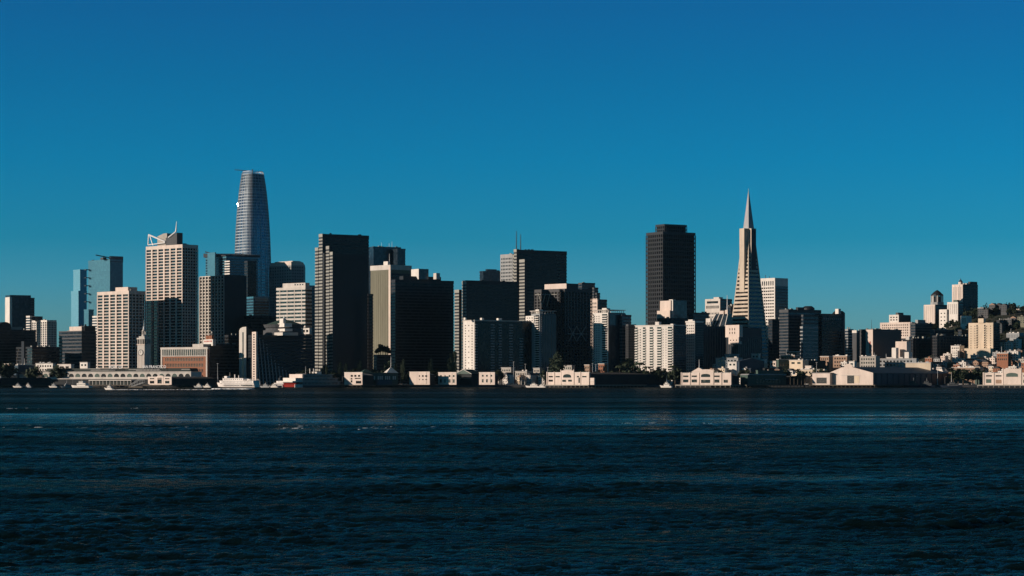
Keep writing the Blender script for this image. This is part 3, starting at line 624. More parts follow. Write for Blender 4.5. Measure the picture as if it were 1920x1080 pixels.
for k in (.28, .7): mb.box(-.4, b.d*k, 4, .1, b.d*(k+.06), b.h-1)
mb.build('fins', 'pale', b.e)
b = apartments('small white block with dark window stripes below the black slab', 1801, 1814, 1822, 592, 3120, 44, 'white')
b.windows('L', b.box, 1, 6, wf=.7, hf=.45, top=3, bot=14)
b = apartments('cream apartment tower with a stair penthouse, brightest block on the right hillside', 1816, 1862, 1874, 605, 2930, 55, 'cream')
b.windows('L', b.box, 11, 12, wf=.35, hf=.42, top=3, bot=6, skip=lambda i, r: i in (1, 4, 5, 6, 9))
balconies(b, 'L', b.box, [(.3, .37), (.62, .68)], 12, mat='cream', dp=.8, top=3, bot=6)
b.facade((.3, -.9, 0, b.w, -.2, b.h-.3), 'bands', 'dgrey', 'darkb', wname='side_wall', fl=3)  # cream tower's shaded side, darkened by this facade's colour
b.plain(b.vol(1834, 1844, 1847, 597, 6, zb=b.h-.1, width=7), 'cream', 'penthouse')
b.plain(b.vol(1808, 1857, 1866, 653, -8, width=12), 'cream', 'base_wing')
b = apartments('peach block with window rows high on the dark ridge near the right edge', 1891, 1916, 1935, 579, 3340, 50, 'peach')
b.windows('L', (0, 0, b.h-14, 0, b.d, b.h), 6, 4, wf=.6, hf=.35, top=2, bot=1); b.plain(b.vol(1889, 1893, 1895, 584, -3, width=4), 'pale', 'wing'); b.clutter(n=5, hmax=4, ant=2, big=False, mat='pale')
b = tower('apartment_tower', 'black tower on the ridge right behind the cream apartment tower', 1870, 1880, 1894, 575, 3260, 32, cl=4, style='bands', wall='granite', glass='darkb', hm=3)
b = tower('apartment_block', 'black block at the right edge below the peach ridge block', 1896, 1906, 1950, 612, 3180, 32, cl=4, style='bands', wall='granite', glass='darkb', hm=3, big=False)
b = apartments('pale grey block with a fine window grid near the right edge', 1887, 1911, 1920, 624, 2990, 48, 'grey')
b.windows('L', b.box, 7, 9, wf=.55, hf=.5, top=2, bot=4, mat='darkb'); b.clutter(n=4, hmax=2, ant=1, big=False, mat='white')
b = apartments('cream block with a grey roof at the very right edge of the hillside', 1911, 1930, 1950, 641, 2960, 44, 'beige')
b = apartments('windowless peach block with stepped white annexes on the lower right slope', 1679, 1700, 1708, 640, 2830, 48, 'peach', z0=3)
b.plain(b.vol(1672, 1680, 1683, 652, -4, width=6), 'white', 'annex'); b.plain(b.vol(1696, 1704, 1709, 660, -6, width=8), 'white', 'annex')
MB().box(1, -3, b.h+2, 5, 2, b.h+6).build('roof_box', 'pale', b.e); MB().box(2.6, -1, b.h-.3, 3.2, 0, b.h+2.2).build('roof_post', 'dgrey', b.e)
b = tower('apartment_block', 'dark apartment block left of the lantern-topped tower foot on the slope', 1690, 1712, 1750, 634, 3040, 32, cl=6, big=False, style='grid', wall='granite', glass='darkb', z0=3)
b = tower('apartment_block', 'dark teal block on the slope below the lantern-topped tower', 1744, 1752, 1790, 618, 3090, 32, cl=5, big=False, style='bands', wall='dgrey', glass='darkb')
b = tower('apartment_block', 'black block on the slope left of the cream apartment tower', 1783, 1790, 1822, 630, 3030, 32, cl=5, big=False, style='bands', wall='granite', glass='darkb')

b = tower('apartment_tower', 'dark tower directly behind the right edge of the cream apartment tower', 1868, 1874, 1890, 600, 3060, 32, cl=4, big=False, style='bands', wall='granite', glass='darkb')
b = tower('apartment_block', 'dark flat-topped block on the slope above the pale grey gridded block', 1884, 1893, 1925, 606, 3120, 32, cl=5, big=False, style='grid', wall='dgrey', glass='darkb', nL=3, nF=9)
b = tower('apartment_block', 'long dark block on the slope between the white spire-side blocks and the cream tower', 1796, 1803, 1830, 618, 3075, 32, cl=4, big=False, style='bands', wall='granite', glass='darkb')

b = tower('apartment_block', 'black block on the lower slope left of the white foot block of the cream tower', 1748, 1757, 1800, 629, 3010, 32, cl=5, big=False, style='grid', wall='granite', glass='darkb', nL=3, nF=8)

b = tower('office_block', 'low black podium with trees on it at the foot of the olive tower', 700, 706, 733, 665, 2885, 32, cl=0, big=False, style='bands', wall='granite', glass='bronze')
b = B('office_block', 'black block with a rounded top cut by the left edge of the picture', 'building', -20, -2, 21, 612, 2960, 32)
b.facade(style='bands', wall='granite', glass='bronze', bf=.4)
MB().yprism([(0, b.h-.2)]+[(b.w/2-b.w/2*math.cos(t), b.h+6*math.sin(t)) for t in [math.pi*k/12 for k in range(13)]][1:-1]+[(b.w, b.h-.2)], 0, b.d).build('roof', 'granite', b.e)
# =================================================================== WATERFRONT
def Lwin(b, x1, x2, y1, y2, arch=0, mat='glass', name='window', out=.12, x=0):
    a1, a2 = b.ly(x2, x), b.ly(x1, x); ym = (a1+a2)/2; za, zb = b.lz(y2, x, ym), b.lz(y1, x, ym)
    if not arch: return MB().box(x-out, a1, za, x+.1, a2, zb).build(name, mat, b.e)
    r = (a2-a1)/2; hh = arch*(zb-za); pts = [(a1, za), (a2, za)]
    pts += [(ym+r*math.cos(t), zb-hh+hh*math.sin(t)) for t in [math.pi*k/10 for k in range(11)]]
    return MB().xprism(pts, x-out, x+.1).build(name, mat, b.e)
def Lbox(b, x1, x2, y1, y2, x0, xx, mat, name, z0=None):
    a1, a2 = b.ly(x2, x0), b.ly(x1, x0); ym = (a1+a2)/2
    return MB().box(x0, a1, b.lz(y2, x0, ym) if z0 is None else z0, xx, a2, b.lz(y1, x0, ym)).build(name, mat, b.e)
def pier(b, label, box, step=6, mat='pilec', edge='LF'):
    x0, y0, x1, y1 = box
    e = empty('pier', (b.O[0], b.O[1], 0), b.a, label, 'pier')
    MB().box(x0, y0, 2.1, x1, y1, 2.98).build('deck', mat, e)
    me = MB().cyl(0, 0, -3, 2.2, .45, .45, 7).mesh('pile', M[mat]); pl = []
    n = max(1, int((y1-y0)/step))
    if 'L' in edge: pl += [(x0+.5, y0+.5+(y1-y0-1)*k/n, 0) for k in range(n+1)]
    n = max(1, int((x1-x0)/step))
    if 'F' in edge: pl += [(x0+.5+(x1-x0-1)*k/n, y0+.5, 0) for k in range(1, n+1)]
    for p_ in pl[:90]:
        o = bpy.data.objects.new('pile', me); C.objects.link(o); o.parent = e; o.location = p_
    return e
def bulkhead(label, xL, xC, xR, yt, D, a, mid, ymid, wins, mat='peach', side='shed', roof='roof', yroof=None, pil=(), pierlabel=None, arch=True, pmat='pilec', pm=6):
    b = B('pier_shed', label, 'shed', xL, xC, xR, yt, D, a)
    zr = b.h-1.2 if yroof is None else b.lz(yroof)
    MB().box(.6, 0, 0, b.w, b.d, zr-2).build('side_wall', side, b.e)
    MB().xprism([(-.4, zr-2.1), (b.d+.4, zr-2.1), (b.d*.75, zr-.6), (b.d*.5, zr), (b.d*.25, zr-.6)], .62, b.w+.4).build('roof', roof, b.e)
    mb = MB().box(-.3, 0, 0, .59, b.d, b.h)
    a1, a2 = b.ly(mid[1]), b.ly(mid[0]); zm = b.lz(ymid, 0, (a1+a2)/2)
    if arch:
        ps = [(a1, 1), (a2, 1), (a2, zm-1.2)]+[((a1+a2)/2+(a2-a1)/2*math.cos(t), zm-1.2+1.2*math.sin(t)) for t in [math.pi*k/12 for k in range(1, 12)]]+[(a1, zm-1.2)]
        mb.xprism(ps, -.6, .55)
    else: mb.box(-.6, a1, 1, .55, a2, zm)
    mb.build('wall', mat, b.e)
    mb = MB()
    for px in pil:
        y = b.ly(px); mb.box(-.95, y-.45, 0, -.25, y+.45, (b.h if not (a1-1 < y < a2+1) else zm)+.7)
    mb.build('pilasters', mat, b.e)
    MB().box(-.5, -.2, b.h-.35, .7, b.d+.2, b.h+.15).build('cornice', 'white', b.e)
    for w in wins: 
        inmid = mid[0] <= (w[0]+w[1])/2 <= mid[1]
        Lwin(b, *w, out=.7 if inmid else .4)
    if pierlabel: pier(b, pierlabel, (-pm, -3, b.w, b.d+3), mat=pmat)
    return b

# --- ferry terminal with its clock tower
fb = B('ferry_terminal', 'very long pale arcaded ferry terminal hall at the water', 'terminal', 80, 358, 366, 697, 2560, 66)
fb.plain((0, 0, 0, fb.w+14, fb.d, fb.h), 'pale')
MB().box(-.5, -.5, fb.h-.7, 1, fb.d+.5, fb.h+.3).build('cornice', 'pale', fb.e)
MB().xprism([(2, fb.h+.2), (fb.d-2, fb.h+.2), (fb.d-4, fb.h+4.2), (4, fb.h+4.2)], 3, fb.w+11).build('roof', 'groof', fb.e)
for x1, x2, y1 in ((101, 135, 694), (150, 188, 691), (170, 216, 693.5), (241, 300, 692.5), (255, 302, 694.5), (340, 376, 692)):
    Lbox(fb, x1, min(x2, 356), y1, y1+1.2, 2.4, 3.4, 'lroof', 'skylight')
for k in range(23):
    px = 351.5-12.1*k; Lwin(fb, px-4.6, px+4.6, 700.5, 707, .75, 'bronze' if k % 5 in (0, 1, 3) else 'green', name='arch_window')
Lbox(fb, 80, 278, 709.5, 711, -4.5, -.2, 'pale', 'canopy')
MB().box(-4, 2, 0, -.6, fb.d, fb.lz(711.2, 0, fb.d/2)).build('lower_wall', 'shed', fb.e)
def txt(body, size, parent_e, loc, rz, mat, name, depth=.12):
    cu = bpy.data.curves.new(name, 'FONT'); cu.body = body; cu.size = size; cu.extrude = depth; cu.align_x = 'LEFT'; cu.offset = .03
    t = bpy.data.objects.new('tmp', cu); C.objects.link(t); bpy.context.view_layer.update()
    me = bpy.data.meshes.new_from_object(t.evaluated_get(bpy.context.evaluated_depsgraph_get()))
    bpy.data.objects.remove(t)
    xs = [v.co.x for v in me.vertices]; w = max(xs)-min(xs)
    me.materials.clear(); me.materials.append(M[mat]); o = bpy.data.objects.new(name, me); C.objects.link(o); o.parent = parent_e
    o.location = loc; o.rotation_euler = (R(90), 0, rz)
    return o, w
for body, x1, x2, yb in (('SAN FRANCISCO', 267, 311, 690.2), ('PORT OF', 204.5, 230, 691)):
    y1 = fb.ly(x1, 1.5); y2 = fb.ly(x2, 1.5); z_ = fb.lz(yb, 1.5, (y1+y2)/2)
    e = empty('sign', (*fb.wp(1.5, y1), fb.z0+z_), fb.a-R(90), 'white roof sign letters reading %s on the ferry terminal' % body, 'sign')
    o, w = txt(body, 4.6, e, (0, 0, 0), 0, 'metal', 'lettering'); o.scale.x = (y1-y2)/w
    mb = MB()
    for k in range(8): mb.box((y1-y2)*k/7-.12, .3, -4.2, (y1-y2)*k/7+.12, .5, 3.2)
    mb.box(0, .25, -.5, y1-y2, .45, -.2).build('sign_frame', 'dgrey', e)
ct = B('clock_tower', 'slender stone clock tower with a white clock face and a small spire', 'clock tower', 257.5, 271, 272.6, 645, 2600, 60)
W, Dp, H = ct.w, ct.d, ct.h
W = Dp
MB().box(0, 0, 0, W, Dp, H).build('wall', 'pale', ct.e)
mb = MB()
for k in range(5): mb.box(-.25, Dp*(k+.25)/5, 6, .1, Dp*(k+.5)/5, H-11)
mb.box(-.5, -.5, H-1.2, W+.5, Dp+.5, H).build('pilasters', 'peach', ct.e)
zc = ct.lz(661); MB().loft([[(-.45, Dp*.5+r_*math.cos(t), zc+r_*math.sin(t)) for t in [2*math.pi*k/24 for k in range(24)]] for r_ in (2.9, 3.0)]+[[(.05, Dp*.5+3*math.cos(t), zc+3*math.sin(t)) for t in [2*math.pi*k/24 for k in range(24)]]]).build('clock_face', 'white', ct.e)
MB().loft([[(xx, Dp*.5+rr*math.cos(t), zc+rr*math.sin(t)) for t in [2*math.pi*k/24 for k in range(24)]] for rr, xx in ((3.0, -.42), (3.0, -.62), (3.5, -.62), (3.5, -.05))], caps=False).build('clock_rim', 'dgrey', ct.e)
MB().box(-.6, Dp*.5-.15, zc, -.46, Dp*.5+.15, zc+2.3).box(-.6, Dp*.5, zc-.15, -.465, Dp*.5+1.6, zc+.15).build('clock_hands', 'black', ct.e)
zb_ = H+ .0; z1 = ct.lz(636)
MB().box(1.2, 1.2, H-.1, W-1.2, Dp-1.2, z1).build('belfry_core', 'green', ct.e)
mb = MB()
for k in range(4):
    c = (Dp-1.2)*k/3
    for (x, y) in ((0, c), (W-1.2, c), (c, 0), (c, Dp-1.2)): mb.box(x, y, H-.05, x+1.2, y+1.2, z1)
mb.build('columns', 'pale', ct.e)
mb = MB().box(-.5, -.5, z1-.1, W+.5, Dp+.5, z1+1.6); m_ = W/2
za = ct.lz(632); zb2 = ct.lz(627)
mb.box(1.2, 1.2, z1+1.5, W-1.2, Dp-1.2, za+1).cyl(m_, m_, za+.9, zb2, 2.8, 2.4, 12).build('upper_tiers', 'pale', ct.e)
mb = MB()
for k in range(6): mb.cyl(m_+2*math.cos(k*math.pi/3), m_+2*math.sin(k*math.pi/3), zb2, ct.lz(620), .4, .4, 6)
mb.cyl(m_, m_, ct.lz(620), ct.lz(617), 2.5, 1.2, 10).build('lantern', 'pale', ct.e)
MB().cyl(m_, m_, ct.lz(617), ct.lz(612), 1.2, .8, 8).cyl(m_, m_, ct.lz(612), ct.lz(600), .35, .12, 6).build('spire', 'metal', ct.e)

# brick building with roof sign
b = B('brick_building', 'long red brick building with tall pale columns along its top floor', 'building', 302, 389, 392.5, 651, 2660, 58)
b.plain(b.box, 'brick'); z_ = b.lz(666.5)
MB().box(-.15, 1, z_, 0, b.d-1, b.h-2.5).build('top_floor_glazing', 'glass', b.e)
mb = MB().box(-.6, -.6, b.h-2.3, b.w+.3, b.d+.6, b.h+.2).box(-.45, 0, z_-.9, 0.01, b.d, z_)
for k in range(25): mb.box(-.5, .4+(b.d-1.6)*k/24, z_-.1, .05, 1.2+(b.d-1.6)*k/24, b.h-2.2)
for t in (0, 1): mb.box(-.55, (b.d-2)*t, 0, .1, (b.d-2)*t+2, b.h-2.25)
mb.build('stone_trim', 'pale', b.e)
b.windows('L', (0, 2, 2, 0, b.d-2, z_-.6), 24, 4, wf=.5, hf=.6, top=.6, bot=4, out=.1)
b.plain(b.vol(361, 381, 384, 645, 10, zb=b.h, width=8), 'pale', 'penthouse')
b = tower('office_block', 'black windowless-looking block right of the red brick building', 388, 393, 449, 645, 2700, 30, cl=7, big=False, style='bands', wall='granite', glass='bronze', hm=2, ant=0)
b.plain((-5, 4, b.h-12, -.2, 20, b.h-2), 'granite', 'bay')
q = b.vol(381, 399, 400, 636, -4, yb=643.5, width=4)
e = empty('roof_sign', (*b.wp(q[0], q[1]), b.z0+q[2]), b.a, 'white rooftop sign box with red marks under a red steel water tank frame', 'sign')
Wd, Hh = q[4]-q[1], q[5]-q[2]
MB().box(0, 0, -3, 4, Wd, Hh).build('sign_box', 'white', e)
mb = MB()
for k in range(6): mb.box(-.2, Wd*(k+.7)/7.2, Hh*.3, 0, Wd*(k+.7)/7.2+Wd*.07, Hh*.72)
mb.build('sign_marks', 'red', e)
mb = MB()
for k in range(5): mb.box(.4, Wd*(.15+.16*k), Hh-.1, .8, Wd*(.15+.16*k)+.3, Hh+5)
mb.box(1, Wd*.18, Hh-.1, 3.6, Wd*.78, Hh+4.6).build('tank', 'brick', e); MB().cyl(2, Wd*.25, Hh+4.5, Hh+8.5, .3, .3, 6).cyl(2, Wd*.25, Hh+7.2, Hh+9.5, 1.1, 1.1, 8).build('beacon', 'pale', e)

# --- piers and their sheds
bulkhead('small pink pier building with an arched gable, in front of the arcaded terminal', 278, 322, 404, 706.5, 2480, 48, (295, 307), 704, [(281.5, 289.5, 709, 711), (281.5, 289.5, 714, 719), (296, 304, 708.5, 710), (296, 304, 711, 719), (310, 318, 709, 711), (310, 318, 714, 719)], pierlabel='dark timber pier under the small pink pier building', yroof=706, pmat='timber')
bulkhead('short cream pier building with three dark square windows, nearest the riverboat', 646, 680, 700, 698, 2500, 52, (664, 680), 700, [(658, 662, 703, 706.5), (665, 669, 703, 706.5), (672, 676, 703, 706.5), (658, 661, 709, 711.5), (658, 661, 713, 717), (666, 677, 708.5, 710.5), (668, 678, 714, 719)], arch=False, pierlabel='timber pier under the short cream pier building', roof='lroof', pmat='timber')
bulkhead('cream pier building with a roof slope falling left behind the dark hedge', 768, 806, 815, 697, 2520, 55, (788, 800), 697, [(786, 789, 703.5, 706.5), (792, 795, 703.5, 706.5), (798, 801, 703.5, 706.5), (786, 789, 711, 712.5), (792, 795, 711, 712.5), (798, 801, 711, 712.5)], arch=False, roof='lroof')
wn = lambda xs, ys: [(x-1.6, x+1.6, y-1.7, y+1.7) for x in xs for y in ys]
bulkhead('cream two-storey pier building left of the dark gabled pier hall', 822, 856, 862, 698, 2520, 55, (836, 848), 698, wn((827, 835.5, 843.5, 851), (705,))+[(x-1.8, x+1.8, 711, 717.5) for x in (827, 835.5, 843.5, 851)], arch=False, roof='lroof')
bulkhead('cream two-storey pier building right of the dark gabled pier hall', 898.5, 928, 934, 698, 2500, 55, (908, 920), 698, wn((905.5, 913.5, 921.5), (704.5,))+[(x-1.6, x+1.6, 711, 717) for x in (905.5, 913.5, 921.5)], arch=False, roof='lroof')
b = B('pier_hall', 'dark gabled pier hall between two cream pier buildings', 'hall', 856, 884, 900, 701, 2530, 50)
b.plain(b.box, 'shed'); MB().xprism([(-1.2, b.h-.1), (b.d+1.2, b.h-.1), (b.d*.5, b.lz(692.5))], -1, b.w+1).build('roof', 'green', b.e)
mb = MB(); mb.bar((-1.2, -1.2, b.h), (-1.2, b.d*.5, b.lz(692.5)), .35, 4).bar((-1.2, b.d+1.2, b.h), (-1.2, b.d*.5, b.lz(692.5)), .35, 4).build('eaves', 'white', b.e)
Lbox(b, 858, 882, 709, 709.6, -.3, 0, 'grey', 'band')
bulkhead('cream pier building with a raised arched centre, left of the long black shed', 1025, 1106, 1249, 698, 2470, 47, (1052, 1077), 694, [(1029, 1037, 705, 707.5), (1042, 1050, 705, 707.5), (1056.5, 1071.5, 701.5, 708, .6), (1082, 1086, 705, 707.5), (1092, 1100, 705, 707.5), (1029, 1037, 712, 715.5), (1055, 1062, 712, 716), (1066, 1073, 712, 715.5), (1085, 1088, 708, 718)], pil=(1026.5, 1040, 1052.5, 1076.5, 1089, 1105), pierlabel='pier on pale piles under the cream pier building left of the long black shed', yroof=698)
b = B('loading_annex', 'low cream annex at the right end of the raised-arch pier building', 'annex', 1103, 1114, 1116, 708.5, 2466, 47)
b.plain(b.box, 'peach'); Lbox(b, 1104, 1114, 713.5, 714.5, -.4, 0, 'white', 'canopy')
bulkhead('cream pier building with a pointed gable, arched window and flagpole', 1277, 1372, 1386, 699, 2480, 56, (1313, 1337), 692.5, [(1281, 1291, 704, 707), (1297, 1307, 704, 707), (1315, 1332, 701, 707, .4), (1339, 1349.5, 704, 707), (1281, 1291, 711.5, 717), (1297, 1307, 711.5, 717), (1315, 1332, 712, 718), (1340, 1349, 711.5, 717.5), (1357, 1365, 712, 717.5)], pil=(1278, 1294, 1311, 1338, 1353, 1371), pierlabel='wide pier on piles under the flagpole pier building', pm=8)
b2 = B('gable_house', 'cream pointed gable with a flagpole rising behind the arched pier front', 'gable', 1297, 1324, 1328, 697, 2510, 56)
b2.plain(b2.box, 'peach'); MB().xprism([(-.5, b2.h-.1), (b2.d+.5, b2.h-.1), (b2.d*.5, b2.lz(689))], -.4, b2.w).build('roof', 'peach', b2.e)
MB().cyl(.5, b2.d*.5, b2.lz(690), b2.lz(674), .3, .15, 6).build('flagpole', 'metal', b2.e)
b = B('pier_shed', 'weathered green-grey pier shed with a long low roof, right of the flagpole pier building', 'shed', 1388, 1402, 1474, 703, 2490, 27)
b.plain(b.box, 'green'); MB().yprism([(-.5, b.h-.1), (b.w+.5, b.h-.1), (b.w*.98, b.h+1.2), (2, b.h+1.2)], -.6, b.d+.6).build('roof', 'grey', b.e)
q = b.vol(1418, 1421, 1469, 694.5, 6, zb=b.h+.5, depth=10); b.plain(q, 'green', 'roof_monitor')
MB().box(q[0]-.4, q[1]-.4, q[5]-.3, q[3]+.4, q[4]+.4, q[5]+.3).build('monitor_roof', 'green', b.e)
b.windows('F', (8, 0, 0, b.w-4, 4, b.h-2), 8, 1, wf=.35, hf=.6, top=1.5, bot=0); MB().box(22, -2.2, b.h-5.2, b.w-12, 0, b.h-4.6).build('awning', 'grey', b.e)
pier(b, 'timber pier along the weathered green-grey shed', (-6, -7, b.w+20, 6), step=4.5, mat='timber', edge='LF')
b = B('pier_shed', 'dark open-sided pier shelter between the green-grey shed and the peach gable', 'shed', 1476, 1482, 1524, 705, 2500, 27, depth=18)
MB().box(-.5, -.5, b.h-1, b.w+.5, b.d, b.h).build('roof', 'shed', b.e); mb = MB()
for k in range(7): mb.box(b.w*k/6-.2, 0, 0, b.w*k/6+.2, .4, b.h-1)
mb.build('posts', 'timber', b.e); MB().box(2, b.d-2, 0, b.w-1, b.d-1, b.h-1).build('wall', 'shed', b.e)
# peach gabled shed
b = B('pier_shed', 'large peach shed end with a stepped gable and black door, long blue-roofed side behind', 'shed', 1556, 1637.5, 1782, 699, 2470, 52)
a_, h_ = b.d, b.h
zr = b.lz(685, 0, a_*.55)
prof = [(0, 0), (a_, 0), (a_, h_+.3), (a_*.72, zr-2.2), (a_*.66, zr-2), (a_*.66, zr), (a_*.6, zr+1.6), (a_*.53, zr+1.6), (a_*.47, zr), (a_*.47, zr-2), (0, h_)]
MB().xprism(prof, -.6, .2).build('end_wall', 'peach', b.e)
MB().box(.2, .3, 0, b.w, b.d-.3, h_-.2).build('side_wall', 'hullb', b.e)
MB().xprism([(-.6, h_-.6), (a_+.6, h_-.6), (a_*.57, zr-1.6)], .21, b.w).build('roof', 'bluer', b.e)
mb = MB()
for k in range(14): mb.box(b.w*(k+.5)/14-.2, -.2, 0, b.w*(k+.5)/14+.2, .31, h_-.8)
mb.build('side_posts', 'bluer', b.e)
Lwin(b, 1589, 1602, 704, 719, out=.7, mat='bronze', name='door'); Lbox(b, 1577, 1612, 703, 704, -.9, -.58, 'pale', 'door_track'); Lbox(b, 1602, 1611, 705, 718, -.8, -.58, 'cream', 'door')
b2 = B('pier_shed', 'flat-roofed peach annex with a wide dark doorway left of the stepped gable', 'shed', 1523, 1556, 1560, 699, 2496, 52, width=12)
b2.plain(b2.box, 'peach'); Lwin(b2, 1531, 1550, 708, 719, mat='bronze', name='door')
MB().box(-1, -1, b2.h-.3, b2.w, b2.d+1, b2.h+.2).build('roof', 'lroof', b2.e)
pier(b, 'timber pier under the large peach shed', (-7, -6, b.w, b.d+34), step=5, mat='timber')
bulkhead('cream pier building with a green arched window at the right edge', 1843, 1945, 1960, 699, 2460, 56, (1880, 1916), 691, [(1849, 1860, 703.5, 706), (1867, 1878, 703.5, 706), (1887, 1909, 699, 706.5, .45, 'green'), (1919, 1929, 703.5, 706), (1849, 1859, 711, 718, 0, 'green'), (1867, 1878, 712, 719, 0, 'tan'), (1919, 1929, 712, 718)], pil=(1844.5, 1863.5, 1881, 1915, 1932), pierlabel='pier on pale piles at the right edge', yroof=700, pm=9)
# long dark docks at the left
b = B('pier_shed', 'long low black dock shed at the far left waterline', 'shed', -30, -6, 96, 711, 2500, 24)
b.plain(b.box, 'shed'); MB().yprism([(-1, b.h-.1), (b.w+1, b.h-.1), (b.w-2, b.h+1.5), (2, b.h+1.5)], -.8, b.d+.8).build('roof', 'shed', b.e)
pier(b, 'dark pier under the black dock shed at the far left', (-4, -4, b.w+8, b.d), step=8, mat='timber', edge='F')
b = B('ferry_landing', 'low ferry landing with a flat white canopy in front of the terminal', 'landing', 166, 246, 250, 712.4, 2500, 66)
MB().box(0, 0, b.h-.8, b.w+6, b.d, b.h).build('canopy', 'white', b.e); MB().box(2.5, 2, 0, b.w+4, b.d-2, b.h-.8).build('wall', 'groof', b.e)
mb = MB()
for k in range(13): mb.box(.4, .5+(b.d-1)*k/12, 0, .8, .9+(b.d-1)*k/12, b.h-.8)
mb.build('posts', 'white', b.e); pier(b, 'dark float under the white ferry landing canopy', (-3, -2, b.w+8, b.d+2), step=7, mat='timber', edge='L')
b = B('gangway', 'grey steel gangway frame sloping down beside the small pink pier building', 'gangway', 243, 268, 272, 712, 2470, 60, z0=1)
mb = MB(); y0_, y1_ = 0, b.d
for x in (0, 3): 
    mb.bar((x, y1_, 1.5), (x, y1_*.4, 7.5), .3).bar((x, y1_*.4, 7.5), (x, 0, 7.2), .3).bar((x, y1_, -.5), (x, 0, 4.6), .3)
    for k in range(6): mb.bar((x, y1_*k/5, 4.6-5.1*k/5), (x, y1_*k/5, min(7.4, 1.5+6*(1-k/5)/.6)), .2)
mb.build('truss', 'grey', b.e); MB().box(-2, -1, -1, 5, y1_, .2).build('float', 'timber', b.e)

# --- low town buildings behind the shore (mid and left)
LOW = [
 ('yellow rendered block at the far left edge of the shore', -8, 4.5, 8, 684, 2650, 50, 'cream', 3, 2),
 ('red brick block with pale bands at the far left edge of the shore', 5, 22.5, 26, 682, 2690, 55, 'tan', 4, 3),
 ('dark blue-grey low block behind the black dock shed', 26, 34, 68, 684, 2660, 32, 'bluer', 3, 2),
 ('white low block with two dark window bands left of the gridded office tower', 67, 99, 104, 681, 2650, 55, 'white', 6, 2),
 ('pale frame-fronted block beside the white banded low block', 108, 133, 139, 683, 2665, 50, 'pale', 2, 1),
 ('white roof hut on a dark base below the banded office block', 150, 164, 169, 679, 2680, 50, 'white', 2, 1),
 ('grey two-step block with a long roof line below the ribbed pyramid-foot block', 1342, 1384, 1392, 671, 2660, 60, 'grey', 6, 2),
 ('pale narrow block with a dark opening left of the blue-grey gabled warehouse', 1365, 1381, 1384, 678, 2620, 55, 'white', 2, 1),
 ('low pale slab roof above the grey two-step block', 1359, 1383, 1386, 664, 2700, 60, 'grey', 4, 1),
 ('peach roof hut behind the blue-grey warehouse', 1409, 1423, 1426, 663, 2740, 50, 'peach', 2, 1),
 ('pale flat roof block stepping down right of the peach roof hut', 1425, 1433, 1438, 673, 2720, 45, 'white', 2, 1),
 ('tiny cream block right of the blue-grey warehouse', 1444, 1455, 1458, 677, 2680, 50, 'peach', 2, 1),
 ('pink brick block with arched windows below the rounded dark offices', 1464, 1490, 1499, 666, 2760, 50, 'tan', 5, 2),
 ('small brown brick penthouse block above the pink brick block', 1473, 1495, 1500, 659, 2790, 50, 'tan', 4, 1),
 ('bright cream corner block right of the dark green warehouse', 1480, 1505, 1516, 675, 2640, 50, 'cream', 2, 1),
 ('flat dark office wing right of the bright cream corner block', 1508, 1514, 1548, 676, 2680, 32, 'shed', 3, 2),
 ('brown block of flats with pale bays behind the peach gable, left one', 1538, 1554, 1562, 668, 2700, 48, 'tan', 4, 5),
 ('brown block of flats with pale bays behind the peach gable, right one', 1562, 1588, 1594, 667, 2720, 50, 'tan', 5, 5),
 ('small cream garden house with a flat roof above the open pier shelter', 1510, 1521, 1524, 686, 2590, 50, 'peach', 3, 1),
 ('long low cream wall building above the open pier shelter', 1496, 1546, 1550, 692.5, 2575, 60, 'cream', 8, 1),
 ('tall white chimney hut behind the peach gable', 1592, 1602, 1606, 677, 2620, 50, 'white', 1, 1),
 ('brown brick block by the palm trees right of the black tower with crossed bracing', 1122, 1133, 1139, 682, 2620, 50, 'brick', 3, 3),
 ('pink brick block beside the slim chimneys above the raised-arch pier building', 1096, 1105, 1109, 684, 2640, 50, 'tan', 3, 2),
 ('small sandstone block above the arched gable of the raised-arch pier building', 1056, 1072, 1078, 685, 2640, 50, 'beige', 4, 2),
 ('sandy ruin-like low block with dark gaps under the long apartment slab', 940, 958, 966, 689, 2600, 50, 'beige', 5, 3),
 ('sandy narrow block among bare masts under the slim apartment tower', 1000, 1012, 1019, 690, 2600, 50, 'beige', 4, 3),
 ('low sandy block between the two ruin-like blocks', 966, 988, 998, 696, 2590, 50, 'beige', 6, 2),
 ('wide pale public building with a double row of square windows on the right shore', 1617, 1718, 1722, 672, 2660, 62, 'grey', 14, 2),
 ('grey platform-roofed block left of the wide pale public building', 1612, 1642, 1650, 668, 2650, 55, 'beige', 6, 3),
 ('long cream flat-roofed strip building right of the wide pale public building', 1698, 1745, 1747, 680, 2610, 64, 'cream', 1, 0),
 ('light brick warehouse with dark windows above the moored tugs', 1785, 1828, 1836, 689, 2600, 58, 'tan', 7, 1),
 ('olive hall with glass front right of the light brick warehouse', 1828, 1836, 1852, 697, 2590, 32, 'green', 3, 1),
 ('red brick block at the right edge behind the green-arched pier building', 1915, 1926, 1935, 679, 2640, 50, 'brick', 3, 2),
 ('brick red flat block with pale trim on the lower right slope', 1869, 1890, 1896, 662, 2800, 52, 'brick', 5, 2),
 ('white flat block at the foot of the cream apartment tower, left one', 1783, 1799, 1808, 648, 2960, 48, 'white', 4, 2),
]
